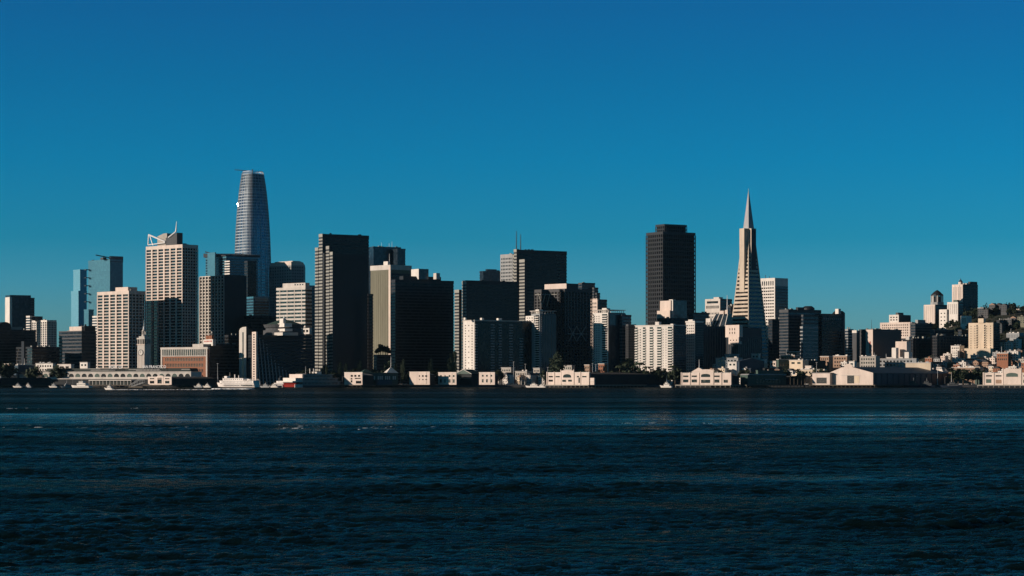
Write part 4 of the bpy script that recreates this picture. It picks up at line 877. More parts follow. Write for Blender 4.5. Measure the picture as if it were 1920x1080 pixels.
for (lab, xL, xC, xR, yt, D, a, mat, nw, nr) in LOW:
    b = B('low_building', lab, 'building', xL, xC, xR, yt, D, a)
    b.plain(b.box, mat)
    H = b.h
    if nw and nr: b.windows('L', (0, 0, max(H-nr*4.2-2, .5), 0, b.d, H), nw, nr, wf=.55, hf=.5, top=1.2, bot=.4)
    mb = MB().box(-.4, -.4, H-.5, b.w+.4, b.d+.4, H+.25); mb.build('roof', 'lroof' if mat in ('grey', 'white', 'beige') else 'pale' if mat != 'shed' else 'roof', b.e)
    if b.w*b.d > 120: b.clutter((0, 0, 0, b.w, b.d, H+.2), n=4, hmax=2.2, mat=b.rng.choice(['white', 'pale', 'grey']), ant=b.rng.choice([0, 1]), big=False)
b = B('warehouse_building', 'blue-grey windowless warehouse with a sloping right gable', 'building', 1382, 1386, 1433, 677, 2640, 30)
b.plain(b.box, 'bluer'); MB().yprism([(-.5, b.h-.1), (b.w+.5, b.h-.1), (b.w*.5, b.h+3.5)], -.5, b.d+.5).build('roof', 'bluer', b.e)
b.plain(b.vol(1433, 1434, 1456, 690, 3, depth=12), 'shed', 'wing')
b = B('warehouse_building', 'dark green warehouse wall left of the bright cream corner block', 'building', 1456, 1460, 1482, 674, 2650, 30)
b.plain(b.box, 'green'); MB().box(-.3, -.3, b.h-.1, b.w+.3, b.d+.3, b.h+.5).build('roof', 'pale', b.e)
b.windows('F', b.box, 4, 3, wf=.4, hf=.4, top=3, bot=6)
b = B('pier_shed', 'green-grey shed with a white pyramid roof pavilion near the riverboat bow', 'shed', 684, 690, 746, 699, 2520, 24)
b.plain(b.box, 'green'); MB().box(-1, -1, b.h-.3, b.w+1, b.d+1, b.h+.3).build('roof', 'green', b.e)
for (px, yt_, mt) in ((688, 692.5, 'green'), (735, 689, 'white')):
    x = b.lx(px); MB().loft([[(x-7, -1.5, b.h), (x+7, -1.5, b.h), (x+7, 9, b.h), (x-7, 9, b.h)], [(x-1, 3, b.lz(yt_)), (x+1, 3, b.lz(yt_)), (x+1, 4, b.lz(yt_)), (x-1, 4, b.lz(yt_))]]).build('pavilion_roof', mt, b.e)
x = b.lx(735); MB().cyl(x, 3.5, b.lz(690), b.lz(668), .3, .12, 6).build('flagpole', 'metal', b.e)
b.windows('F', (0, 0, 0, b.w, 4, b.h), 14, 1, wf=.5, hf=.4, top=.8, bot=3, mat='white', skip=lambda i, r: i % 4 == 3)
MB().box(8, -8, 0, b.w-10, -.2, b.h*.42).build('lower_wing', 'bluer', b.e)
pier(b, 'dark pier under the green-grey shed with the white pavilion roof', (-4, -9, b.w+30, 4), step=6, mat='timber', edge='F')

# --- houses on the right-hand hillside
HM = ['white', 'white', 'cream', 'pale', 'white', 'cream', 'peach', 'pale', 'grey', 'tan', 'white', 'brick', 'beige', 'white']
WORD = {'dgrey': 'dark grey', 'granite': 'black', 'olive': 'olive', 'white': 'white', 'cream': 'cream', 'peach': 'pinkish', 'pale': 'ivory', 'grey': 'grey', 'tan': 'brown', 'brick': 'brick-red', 'beige': 'sandy'}
ORD = ['first', 'second', 'third', 'fourth', 'fifth', 'sixth', 'seventh', 'eighth', 'ninth', 'tenth', 'eleventh', 'twelfth', 'thirteenth', 'fourteenth', 'fifteenth', 'sixteenth', 'seventeenth', 'eighteenth']
ROWS = [('bottom row', 2712, 1718, 1925, 18, 11), ('second row up', 2775, 1716, 1925, 18, 11), ('third row up', 2830, 1728, 1925, 18, 10), ('fourth row up', 2885, 1736, 1925, 17, 10), ('top row', 2945, 1742, 1925, 16, 11)]
ROWS += [('front shore row', 2582, 1335, 1618, 13, 9), ('middle shore row', 2618, 1330, 1618, 14, 15), ('rear shore row', 2700, 1335, 1618, 13, 25), ('centre shore row', 2578, 928, 1110, 9, 8), ('left shore row', 2640, -8, 182, 9, 12), ('upper slope row', 3060, 1838, 1925, 8, 12), ('ridge row', 3190, 1838, 1925, 8, 12)]
hr = random.Random(11)
def blocked(p, mg=10):
    for lab, poly in FOOT:
        ins = True
        for i in range(4):
            (x1, y1), (x2, y2) = poly[i], poly[(i+1) % 4]; l = math.hypot(x2-x1, y2-y1) or 1
            if ((x2-x1)*(p[1]-y1)-(y2-y1)*(p[0]-x1))/l < -mg: ins = False; break
        if ins: return True
    return False
HOUSES = []
for rn, D0, xa, xb, n, hh in ROWS:
    k_ = 0
    for k in range(n):
        px = xa+(xb-xa)*(k+.5)/n+hr.uniform(-3, 3); D = D0+hr.uniform(-12, 12); mat = hr.choice(HM if D0 < 3000 else ['dgrey', 'granite', 'grey', 'dgrey', 'olive']); gab = hr.random() < .4
        x = X(px, D); g = ter(x, D)
        if blocked((x, D), 4): continue
        w, d, h = hr.uniform(6, 8.5), hr.uniform(7.5, 11), hh+hr.uniform(-2, 4); a = R(hr.choice((38, 44, 50)))
        lab = '%s %s house, %s from the left in the %s' % (WORD[mat], 'gabled' if gab else 'flat-topped', ORD[k_], rn); k_ += 1
        e = empty('house', (x, D, g-3), a, lab, 'house', 'houses on the right hillside' if D0 > 2705 or 'up' in rn or 'bottom' in rn else 'small houses behind the shore')
        MB().box(0, 0, 0, w, d, h+3).build('wall', mat, e)
        H = h+3
        if gab: MB().xprism([(-.4, H-.05), (d+.4, H-.05), (d/2, H+2.6)], -.4, w+.4).build('roof', hr.choice(['roof', 'tan', 'dgrey']), e)
        else: MB().box(-.3, -.3, H-.05, w+.3, d+.3, H+.5).build('roof', hr.choice(['roof', 'lroof', 'white']), e); MB().box(w*.3, d*.4, H+.4, w*.6, d*.65, H+2.2).build('roof_hut', mat, e)
        me = MB().box(-.06, -.6, -.8, .06, .6, .8).mesh('window', M['glass'])
        for r_ in range(3):
            for c_ in range(3):
                o = bpy.data.objects.new('window', me); C.objects.link(o); o.parent = e; o.location = (0, d*(c_+.5)/3, H-2-3*r_)
        HOUSES.append((x, D))
# =================================================================== BOATS
def hull(L, Bm, z0, z1, bow=.3, n=12, stern=.85):
    rings = []
    for k in range(n+1):
        t = k/n; w = Bm/2*(min(1, (t/bow)**.6) if t < bow else 1-(1-stern)*((t-bow)/(1-bow))**3)
        w = max(w, .08); s = (1-t/bow)*.8 if t < bow else 0; x = -L/2+L*t
        rings.append([(x+s*1.5, -w*.7, z0), (x-s, -w, z1+s*.8), (x-s, w, z1+s*.8), (x+s*1.5, w*.7, z0)])
    return MB().loft(rings)
def boat(name, label, px, D, rz, cat='boat'): return empty(name, (X(px, D), D, 0), R(rz), label, cat)
# white ferry under way (bow at -x, pointing left)
fy = boat('ferry', 'white multi-deck ferry under way with foam along its side', 444.5, 2150, -30, 'ferry')
px_ = 2150/F; L = 79*px_/math.cos(R(30))
hull(L, 10, -.5, 1.4, .25).build('lower_hull', 'black', fy); hull(L, 10.4, 1.38, 5.2, .25, stern=.95).build('hull', 'ship', fy)
MB().box(-L/2+L*.12, -4.6, 5.1, L/2-.4, 4.6, 5.4).build('rubbing_strake', 'grey', fy)
def deck(x0, x1, w, z0, z1, e, name='cabin', mat='ship', r=3):
    pts = [(x1, -w), (x1, w)]+[(x0+r-r*math.sin(t), w*math.cos(t)) for t in [math.pi*k/8 for k in range(9)]]
    return MB().prism(pts[::-1], z0, z1).build(name, mat, e)
deck(-L/2+4, L/2-.8, 4.5, 5.35, 7.6, fy, 'main_cabin'); deck(-L/2+3.6, L/2-.6, 4.8, 7.55, 7.8, fy, 'deck_edge', 'pale')
deck(-L/2+7.5, L/2-13, 4.2, 7.78, 9.9, fy, 'upper_cabin'); deck(-L/2+7, L/2-12.6, 4.5, 9.85, 10.1, fy, 'deck_edge', 'pale')
deck(-L/2+8.5, -L/2+13, 2.4, 10.05, 12, fy, 'wheelhouse')
def row(e, name, n, x0, x1, y, z, w, h, mat='glass'):
    me = MB().box(-w/2, -.08, -h/2, w/2, .08, h/2).mesh(name, M[mat])
    for k in range(n):
        o = bpy.data.objects.new(name, me); C.objects.link(o); o.parent = e; o.location = (x0+(x1-x0)*(k+.5)/n, y, z)
row(fy, 'window', 9, L/2-15, L/2-1.5, -5.2, 3.2, 1.0, 1.0); row(fy, 'window', 22, -L/2+8, L/2-2, -4.5, 6.4, .8, .8); row(fy, 'window', 10, -L/2+10, L/2-14, -4.2, 8.9, 1.0, .7); row(fy, 'window', 12, -L/2+10, L/2-17, -5.2, 3.1, 1.1, .3)
MB().cyl(-2.5, 0, 10, 13.6, .7, .6, 8).build('funnel', 'ship', fy); MB().cyl(2, 0, 10, 12.8, .5, .4, 8).build('funnel', 'ship', fy)
MB().cyl(-8.5, 0, 12, 15.5, .18, .08, 6).build('mast', 'ship', fy); MB().cyl(L/2-3, 0, 7.8, 11, .15, .08, 6).build('mast', 'ship', fy); MB().cyl(-L/2+.5, 0, 5, 12, .15, .08, 6).build('mast', 'grey', fy)
mb = MB()
for k in range(14): x = L/2-12+11*k/13; mb.box(x-.06, -4.6, 7.8, x+.06, -4.5, 9).box(x-.06, 4.5, 7.8, x+.06, 4.6, 9)
mb.box(L/2-12, -4.62, 8.95, L/2-1, -4.5, 9.08).box(L/2-12, 4.5, 8.95, L/2-1, 4.62, 9.08).build('railing', 'ship', fy)
MB().box(L/2-11, -1.5, 7.7, L/2-8.5, 1.5, 9.3).box(L/2-7, -2.6, 7.7, L/2-6, -1.4, 9).build('deck_lockers', 'ship', fy)

# moored riverboat: lit stern, long dark side (frame like a building)
rb = B('riverboat', 'large moored white sternwheel riverboat with a red paddle wheel and three long decks', 'riverboat', 543, 568, 662, 714.5, 2490, 36, z0=0, foot=False)
w, d = rb.w, rb.d
def rdeck(x0, x1, i, za, zb, mat='white', name='deck'): return MB().box(x0, i, za, x1, d-i, zb).build(name, mat, rb.e)
bow = [(0, 0), (w-16, 0), (w, d*.5), (w-16, d), (0, d)]
MB().prism(bow, -.5, 2.2).build('hull', 'hullb', rb.e)
z1, z2, z3, z4 = 2.2, rb.lz(715), rb.lz(706), rb.lz(700)
for k, (za, zb, x1) in enumerate(((z1, z2, w-17), (z2+.35, rb.lz(709), w-20), (rb.lz(709)+.35, rb.lz(702.5), w-27))):
    rdeck(.5, x1, .8, za, zb, 'grey', 'cabin'); rdeck(-.4, x1+2, -.3, zb, zb+.34, 'pale', 'deck_edge')
    row(rb.e, 'window', 26, 3, x1-3, .8, (za+zb)/2, .9, (zb-za)*.45)
    mb = MB()
    for j in range(40): mb.box(x1*j/39-.1, -.25, za, x1*j/39+.1, 0, zb)
    mb.build('deck_posts', 'grey', rb.e)
zt = rb.lz(702.5)+.34
rdeck(6, w-45, 3, zt, zt+1.2, 'roof', 'roof_canopy'); MB().box(w-42, d*.3, zt, w-36, d*.7, zt+3).build('wheelhouse', 'white', rb.e)
for x in (w-46, w-44): MB().cyl(x, d*.3 if x < w-45 else d*.7, zt, zt+6.5, .7, .7, 8).build('funnel', 'white', rb.e)
MB().box(-.6, .4, z2+.4, .45, d-.4, zt+.2).build('stern_wall', 'peach', rb.e)
MB().cyl(12, d*.5, zt, zt+9, .25, .1, 6).build('mast', 'metal', rb.e); MB().cyl(22, d*.5, zt, zt+3, 1.6, .8, 8).build('dome', 'white', rb.e)
mb = MB(); cx, cz, rr = -6.5, 3.4, 3.2
for k in range(12):
    t = 2*math.pi*k/12; mb.loft([[(cx+.8*math.cos(t), y, cz+.8*math.sin(t)), (cx+rr*math.cos(t), y, cz+rr*math.sin(t)), (cx+rr*math.cos(t+.09), y, cz+rr*math.sin(t+.09)), (cx+.8*math.cos(t+.3), y, cz+.8*math.sin(t+.3))] for y in (1.5, d-1.5)])
mb.build('paddle_wheel', 'red', rb.e)
MB().box(-10, .4, -.4, 0, 1.2, 3.6).box(-10, d-1.2, -.4, 0, d-.4, 3.6).build('wheel_frame', 'white', rb.e)
MB().box(-13, .4, z2-1, .4, d-.4, z2+.5).box(-9, .8, z2+.5, 0, d-.8, rb.lz(709)+.3).build('stern_deck', 'white', rb.e)
o = boat('riverboat', 'second smaller white excursion boat moored stern-on left of the big riverboat', 523, 2530, -20, 'riverboat')
hull(16, 6, -.3, 2.2).build('hull', 'hullb', o); deck(-6, 7, 2.6, 2.1, 5, o); deck(-3, 6, 2.2, 4.9, 7.2, o, 'upper_cabin'); row(o, 'window', 7, -4, 6, -2.6, 3.6, .9, .8); MB().cyl(0, 0, 7, 11, .15, .08, 6).build('mast', 'metal', o)

def motor(name, label, px, D, rz, L, mat='white', cab='white', cat='boat', h=1.0, mast=3, dark='hullb'):
    o = boat(name, label, px, D, rz, cat)
    hull(L, L*.28, -.3, 1.5*h, .4).build('hull', mat, o)
    deck(-L*.18, L*.32, L*.1, 1.45*h, 3.3*h, o, 'cabin', cab, r=L*.08); deck(-L*.08, L*.16, L*.08, 3.2*h, 4.7*h, o, 'wheelhouse', cab, r=L*.04)
    row(o, 'window', 6, -L*.1, L*.3, -L*.1, 2.5*h, L*.04, .6*h); row(o, 'window', 3, -L*.05, L*.14, -L*.08, 4.1*h, L*.05, .6*h)
    if mast: MB().cyl(L*.05, 0, 4.6*h, 4.6*h+mast, .12, .06, 6).build('mast', 'metal', o)
    return o
motor('motor_boat', 'small white motor boat speeding left with a thin wake', 204, 1890, -34, 9.5, h=.85, mast=1.2)
motor('catamaran_ferry', 'white and blue fast ferry moored in front of the terminal at left', 152, 2420, -34, 28, 'white', 'white', 'ferry', h=1.5)
motor('motor_boat', 'dark moored boat beside the fast ferry, at the black dock', 124, 2440, 25, 12, 'grey', 'grey', mast=4)
motor('motor_yacht', 'low white motor yacht moored right of the white gate frame', 1000, 2490, -34, 20, mast=2)
motor('motor_yacht', 'second low white yacht moored nearest the raised-arch pier building', 1015, 2470, -34, 12, h=.8, mast=2)
motor('tour_boat', 'white boat with a dark window band at the left end of the flagpole pier', 1249, 2455, -36, 15, h=1.25, mast=4)
for lab, px, L in (('navy tug with a pale wheelhouse, leftmost of the moored tugs', 1711, 19), ('navy tug with a pale wheelhouse, middle of the moored tugs', 1736, 20)):
    motor('tugboat', lab, px, 2505, -18, L, 'hullb', 'dgrey', 'tug', h=1.5, mast=4)
o = motor('fireboat', 'navy workboat with a tall white mast, rightmost of the moored tugs', 1784, 2500, -15, 24, 'hullb', 'dgrey', 'boat', h=1.3, mast=0)
MB().cyl(0, 0, 6, 17, .3, .15, 6).build('mast', 'white', o)
o = boat('gate_frame', 'white square gate frame on the quay left of the moored yachts', 981, 2530, 25, 'gate'); o.location.z = 3
MB().box(-2.6, -.4, 0, -1.9, .4, 4.6).box(1.9, -.4, 0, 2.6, .4, 4.6).box(-2.6, -.45, 4, 2.6, .45, 4.7).build('frame', 'white', o)
o = boat('gate_frame', 'small pale frame on the quay right of the cream pier buildings', 940.5, 2530, 25, 'gate'); o.location.z = 3
MB().box(-2, -.3, 0, -1.6, .3, 3.2).box(1.6, -.3, 0, 2, .3, 3.2).box(-2.6, -.35, 2.8, 2.6, .35, 3.3).build('frame', 'grey', o)
for k, (px, yt, D, lab) in enumerate(((963, 678, 2560, 'bare mast at the left end of the sandy blocks'), (985, 682, 2560, 'bare mast beside the low sandy block'), (1027, 688, 2560, 'pale mast left of the willow'), (1361, 676, 2540, 'lamp mast right of the flagpole pier building'), (1531, 679, 2540, 'tall mast above the open pier shelter'), (408, 681, 2530, 'thin mast on the quay left of the white ferry'), (1117, 683, 2580, 'slim post left of the brown brick block'), (1111, 681, 2580, 'slim chimney between the brick blocks'), (1758, 683, 2560, 'lamp mast left of the moored workboat'))):
    h = Z(yt, D)-3; o = MB().cyl(0, 0, 0, h, .22, .12, 8).box(-1.1, -.15, h-.6, 1.1, .15, h-.3).build('mast', 'metal'); o.location = (X(px, D), D, 3); tag(o, lab, 'mast')

for k, (px, L_) in enumerate(((33, 13), (52, 11), (100, 12), (372, 12), (388, 11), (478, 12), (497, 13), (513, 12))):
    motor('motor_boat', 'small moored boat close to the quay, %s from the left of the moored small boats' % ORD[k], px, 2470+(k % 3)*9 if px > 110 else 2465, -30, L_, hr.choice(['grey', 'white', 'pale']), hr.choice(['grey', 'pale', 'white']), h=.9, mast=1.8)
cars = []
CC = ['white', 'grey', 'pale', 'dgrey', 'red', 'white', 'bluer', 'metal']
for k, px in enumerate([372, 378, 384, 392, 398, 410, 416, 700, 752, 760, 812, 936, 944, 952, 960, 968, 1124, 1131, 1150, 1158, 1163, 1172, 1182, 1212, 1384, 1478, 1486, 1494, 1502, 1512, 1790, 1800, 1812, 1825]):
    D = 2541+hr.uniform(0, 8); cm = hr.choice(CC); e = empty('car', (X(px, D), D, 3.0), R(hr.choice((-20, 0, 12, 165))), '%s car parked on the quay, number %d from the left of the parked cars' % ({'dgrey': 'dark grey', 'bluer': 'dark blue', 'metal': 'white', 'pale': 'beige'}.get(cm, cm), k+1), 'car', 'cars parked along the quay')
    MB().xprism([(-.9, .35), (.9, .35), (.9, .95), (.85, 1.0), (-.85, 1.0), (-.9, .95)], -2.2, 2.2).build('body', cm, e)
    MB().loft([[(-1.5, -.82, .99), (1.2, -.82, .99), (1.2, .82, .99), (-1.5, .82, .99)], [(-1.0, -.68, 1.5), (.6, -.68, 1.5), (.6, .68, 1.5), (-1.0, .68, 1.5)]]).build('cabin', 'glass', e)
    me = MB().loft([[(.33*math.cos(t), y, .33+.33*math.sin(t)) for t in [2*math.pi*i/10 for i in range(10)]] for y in (-.1, .1)]).mesh('wheel', M['black'])
    for wx in (-1.4, 1.4):
        for wy in (-.85, .85): o = bpy.data.objects.new('wheel', me); C.objects.link(o); o.parent = e; o.location = (wx, wy, 0)
for k in range(34):
    px = 20+k*56.5+hr.uniform(-5, 5); D = 2544; e = empty('street_lamp', (X(px, D), D, 3), 0, 'slim quay street lamp, number %d from the left along the waterfront' % (k+1), 'street lamp', 'street lamps along the quay')
    MB().cyl(0, 0, 0, 9, .14, .09, 6).bar((0, 0, 8.9), (1.5, -.4, 9.3), .07, 5).build('post', 'grey', e); MB().box(1.2, -.6, 9.15, 2.0, -.2, 9.35).build('lamp_head', 'metal', e)
# foam
def foam(label, x0, x1, D, wid, n, seed, th=.12, size=(.3, 1.0), hz=(.05, .3), el=1.8, cl=0):
    r = random.Random(seed); mb = MB(); cs = [r.random() for _ in range(cl)]
    for k in range(n):
        t = min(max(r.choice(cs)+r.gauss(0, .012), 0), 1) if cl else r.random(); x = X(x0+(x1-x0)*t, D); y = D+r.gauss(0, wid*(.3+.7*t)); s = r.uniform(*size); q = 7; ph = r.random()*6
        pts = [(x+s*el*(.7+.5*r.random())*math.cos(2*math.pi*i/q+ph), y+s*(.7+.5*r.random())*math.sin(2*math.pi*i/q+ph)) for i in range(q)]
        zz_ = r.uniform(*hz); mb.loft([[(*p, -.4) for p in pts], [(*p, zz_) for p in pts], [(x+(p[0]-x)*.4, y+(p[1]-y)*.4, zz_+th*s) for p in pts]])
    tag(mb.build('foam', 'foam'), label, 'foam', kind='stuff')
M['foam'] = wallmat('sea_foam', (.82, .84, .84), rough=.9, streak=False)
foam('white churned foam along the side of the ferry', 402, 470, 2010, 5, 620, 1, size=(.6, 1.7), hz=(.1, .7)); foam('thin foam wake behind the motor boat', 208, 262, 1885, 1.2, 200, 2, size=(.3, 1.0))
foam('foam streaks trailing behind the motor boat wake', 262, 400, 1890, 4, 110, 3, size=(.3, .9))

foam('line of small whitecaps at the near edge of the pale water band, left', -20, 760, 385, 9, 190, 5, th=.05, size=(.015, .07), hz=(-.03, .03), el=7, cl=14)
foam('bright whitecap streak left of centre on the pale water band', 572, 622, 382, 1.6, 60, 6, th=.08, size=(.03, .10), hz=(-.02, .05), el=6)
foam('line of small whitecaps at the near edge of the pale water band, right', 1130, 1430, 420, 3, 70, 7, th=.05, size=(.015, .08), hz=(-.03, .03), el=7, cl=5)
foam('scattered whitecaps on the far side of the pale water band', -10, 360, 640, 8, 60, 8, th=.05, size=(.02, .11), hz=(-.03, .03), el=7, cl=6)
# =================================================================== TREES
def leafball(n, rx, rz, cz, seed, s=.8, holes=5):
    r = random.Random(seed); mb = MB(); hs = [Vector((r.gauss(0, 1), r.gauss(0, 1), r.gauss(0, 1))).normalized()*r.uniform(.5, 1) for _ in range(holes)]
    cl = [Vector((r.gauss(0, 1), r.gauss(0, 1), r.gauss(0, .9))).normalized()*r.uniform(.35, .85) for _ in range(16)]
    while len(mb.f) < n:
        c = r.choice(cl)+Vector((r.gauss(0, .17), r.gauss(0, .17), r.gauss(0, .17)))
        if c.length > 1.15 or any((c-h).length < .25 for h in hs): continue
        p = Vector((c.x*rx, c.y*rx, cz+c.z*rz)); u = Vector((r.gauss(0, 1), r.gauss(0, 1), r.gauss(0, 1))).normalized(); w = u.orthogonal().normalized(); k = len(mb.v); q = s*r.uniform(.6, 1.3)
        mb.v += [tuple(p-u*q), tuple(p+w*q*.7), tuple(p+u*q), tuple(p-w*q*.7)]; mb.f.append((k, k+1, k+2, k+3))
    return mb
def tree_proto(kind):
    if kind == 'round': cr = leafball(750, 4.2, 3.6, 6.5, 1); tr = MB().cyl(0, 0, 0, 4, .45, .3, 7).bar((0, 0, 3.2), (1.8, .5, 6.5), .22, 5, .08).bar((0, 0, 3.4), (-1.7, .8, 6.8), .2, 5, .08).bar((0, 0, 3.6), (.2, -1.6, 7.2), .2, 5, .08)
    elif kind == 'poplar': cr = leafball(800, 2.0, 9, 11.5, 2, .7); tr = MB().cyl(0, 0, 0, 12, .4, .12, 7)
    elif kind == 'willow': cr = leafball(1100, 5.5, 9, 10.5, 3, .8); tr = MB().cyl(0, 0, 0, 5, .6, .4, 7).bar((0, 0, 4), (2, 0, 12), .3, 5, .1).bar((0, 0, 4), (-2, .5, 13), .3, 5, .1)
    else:
        cr = MB(); r = random.Random(5)
        for k in range(16):
            t = k*.93; L_ = 2.8; pr = None
            for j in range(5):
                x = L_*j/4; z = 9.5+1.1*math.sin(j/4*2.6)-.22*x*x*.6; wv = .45*math.sin(math.pi*(j+.6)/5)+.08
                p = Vector((x*math.cos(t), x*math.sin(t), z)); s_ = Vector((-math.sin(t), math.cos(t), 0))*wv; n = len(cr.v); cr.v += [tuple(p-s_), tuple(p+s_)]
                if j: cr.f.append((n-2, n-1, n+1, n))
        tr = MB().cyl(0, 0, 0, 9.6, .3, .22, 7)
    e = empty('%s_tree' % kind, (0, 0, 0)); tr.build('trunk', 'bark', e); cr.build('crown', 'leafp' if kind in ('poplar', 'willow') else 'leaf', e)
    return e
PRO = {}; TUSED = {}; TORD = {}
def plant(kind, px, D, sc_=1.0, label=None, group=None, z=None, yt=None):
    if kind not in PRO: PRO[kind] = tree_proto(kind); o = PRO[kind]
    else: o = copy_tree(PRO[kind])
    x = X(px, D); z = (3 if x < 380 else ter(x, D)-.3) if z is None else z
    o.location = (x, D, z); o.rotation_euler = (0, 0, (px*1.7) % 6.28)
    if yt is not None: sc_ = (Z(yt, D)-z)/{'round': 10.4, 'poplar': 20.5, 'willow': 19, 'palm': 10.7}[kind]
    o.scale = (sc_, sc_, sc_); tag(o, label, 'tree', group)
for k, (px, yt) in enumerate(((604, 690), (612, 686), (637, 678), (648, 681), (674, 676), (724, 680), (731, 676), (741, 682), (755, 674), (807, 672), (844, 662), (851, 658))):
    plant('poplar', px, 2556+hr.uniform(-8, 8), yt=yt, label='tall narrow poplar on the quay, %s from the left of the poplars' % ORD[k], group='poplars along the quay')
plant('willow', 1045, 2600, yt=662, label='tall broad pale green tree above the raised-arch pier building')
n = 0
for px in (560, 575, 590, 626, 660, 700, 712, 768, 778, 786, 815, 866, 936, 1024, 1090, 1118, 1140, 1150, 1160, 1175, 1190, 1205, 1218, 1232, 1240, 1256, 1266, 1276, 1342, 1350, 1395, 1405, 1470, 1500, 1534, 1545, 1576, 1590, 1788, 1797, 1806, 1815, 1824, 1833, 1840):
    plant('round', px, 2552+hr.uniform(-9, 9), 1.0, yt=706-hr.uniform(8, 18), label='dark leafy tree on the quay, number %d from the left along the shore row' % (n+1), group='leafy trees along the quay'); n += 1
for k, (px, yt) in enumerate(((1162, 684), (1176, 680), (1188, 684), (1199, 678), (1212, 686), (1262, 684))):
    plant('palm', px, 2590, yt=yt, label='palm tree behind the long black pier shed, %s palm from the left' % ORD[k], group='palms behind the black shed')
for k, (px, D, yt) in enumerate(((709, 2895, 652), (718, 2898, 646), (727, 2901, 652), (705.5, 2890, 655), (713, 2893, 645), (723, 2900, 648), (730, 2903, 656), (1180, 2640, 672), (4, 2640, 676), (14, 2645, 680), (62, 2630, 686), (112, 2630, 684))):
    x = X(px, D); plant('round', px, D, yt=yt, z=Z(666, D) if k < 7 else None, label=['big dark tree at the foot of the olive tower, left one', 'big dark tree at the foot of the olive tower, middle one', 'big dark tree at the foot of the olive tower, right one', 'dark tree at the left end of the low podium', 'tallest dark tree on the low podium', 'dark tree between the middle and right podium trees', 'dark tree at the right end of the low podium', 'dark tree below the wide balcony slab', 'dark tree behind the brick block at the far left edge, left one', 'dark tree behind the brick block at the far left edge, right one', 'dark tree just left of the white banded low block', 'dark tree between the white banded block and the arcaded terminal'][k])
n = 0
for k in range(48):
    D = hr.uniform(2700, 2990); px = hr.uniform(1700, 1918); x = X(px, D)
    if blocked((x, D)) or (1770 < px < 1868 and D > 2830) or any(math.hypot(x-a, D-b_) < 9 for a, b_ in HOUSES): continue
    plant('round', px, D, hr.uniform(.6, 1.05), label=None, group='trees between the hillside houses'); n += 1
    bpy.context.scene.collection.objects  # noqa
for k in range(110):
    D = hr.uniform(3000, 3330); px = hr.uniform(1735, 1925); x = X(px, D)
    if x > 440 and not (px < 1868 and D < 3080) and not blocked((x, D), 2): plant('round', px, D, hr.uniform(.8, 1.3), group='trees between the hillside houses')
# label hillside trees by their order from the left
hs = sorted([o for o in C.objects if o.get('group') == 'trees between the hillside houses'], key=lambda o: o.location.x/o.location.y)
for k, o in enumerate(hs): o['label'] = 'leafy tree among the right hillside houses, number %d from the left' % (k+1)
# dark wood on the ridge: one mass
mb = MB(); r = random.Random(9)
for k in range(5200):
    px = r.uniform(1796, 1990); D = r.uniform(3330, 3480); x = X(px, D); z = ter(x, D)+abs(r.gauss(0, 4.2))*(1+.5*math.sin(px*.22)*math.sin(px*.071))
    u = Vector((r.gauss(0, 1), r.gauss(0, 1), r.gauss(0, 1))).normalized()*r.uniform(1, 2.2); w = u.orthogonal().normalized()*r.uniform(1, 1.8); p = Vector((x, D, z)); n = len(mb.v)
    mb.v += [tuple(p-u), tuple(p+w), tuple(p+u), tuple(p-w)]; mb.f.append((n, n+1, n+2, n+3))
tag(mb.build('ridge_woodland', 'leaf'), 'dark wooded ridge top at the right of the skyline', 'woodland', kind='stuff')

# =================================================================== GROUND
def sheet(name, xs, ys, zf, mat, kind='structure'):
    v = [(x, y, zf(x, y)) for y in ys for x in xs]; nx = len(xs)
    f = [(j*nx+i, j*nx+i+1, (j+1)*nx+i+1, (j+1)*nx+i) for j in range(len(ys)-1) for i in range(nx-1)]
    me = bpy.data.meshes.new(name); me.from_pydata(v, [], f); me.update(); me.materials.append(M[mat])
    if name == 'ground':
        me.materials.append(M['hill'])
        for p_ in me.polygons:
            if max(me.vertices[i_].co.z for i_ in p_.vertices) > 6: p_.material_index = 1
    o = bpy.data.objects.new(name, me); C.objects.link(o); o['kind'] = kind; return o
SY = 2538
xs = [-5900, -2500]+list(range(-1500, 1501, 30))+[2500, 5900]
ys = [SY]+list(range(2560, 3700, 24))+[4200, 5900]
def gz(x, y): return 3+(ter(x, y)-3)*(1 if y < 4300 else 0)
sheet('ground', xs, ys, gz, 'ground')
mb = MB().box(-5900, SY-1.2, -3, 5900, SY-.01, 3.05); o = mb.build('seawall', 'dgrey'); tag(o, 'low dark stone seawall along the whole shore', 'seawall')

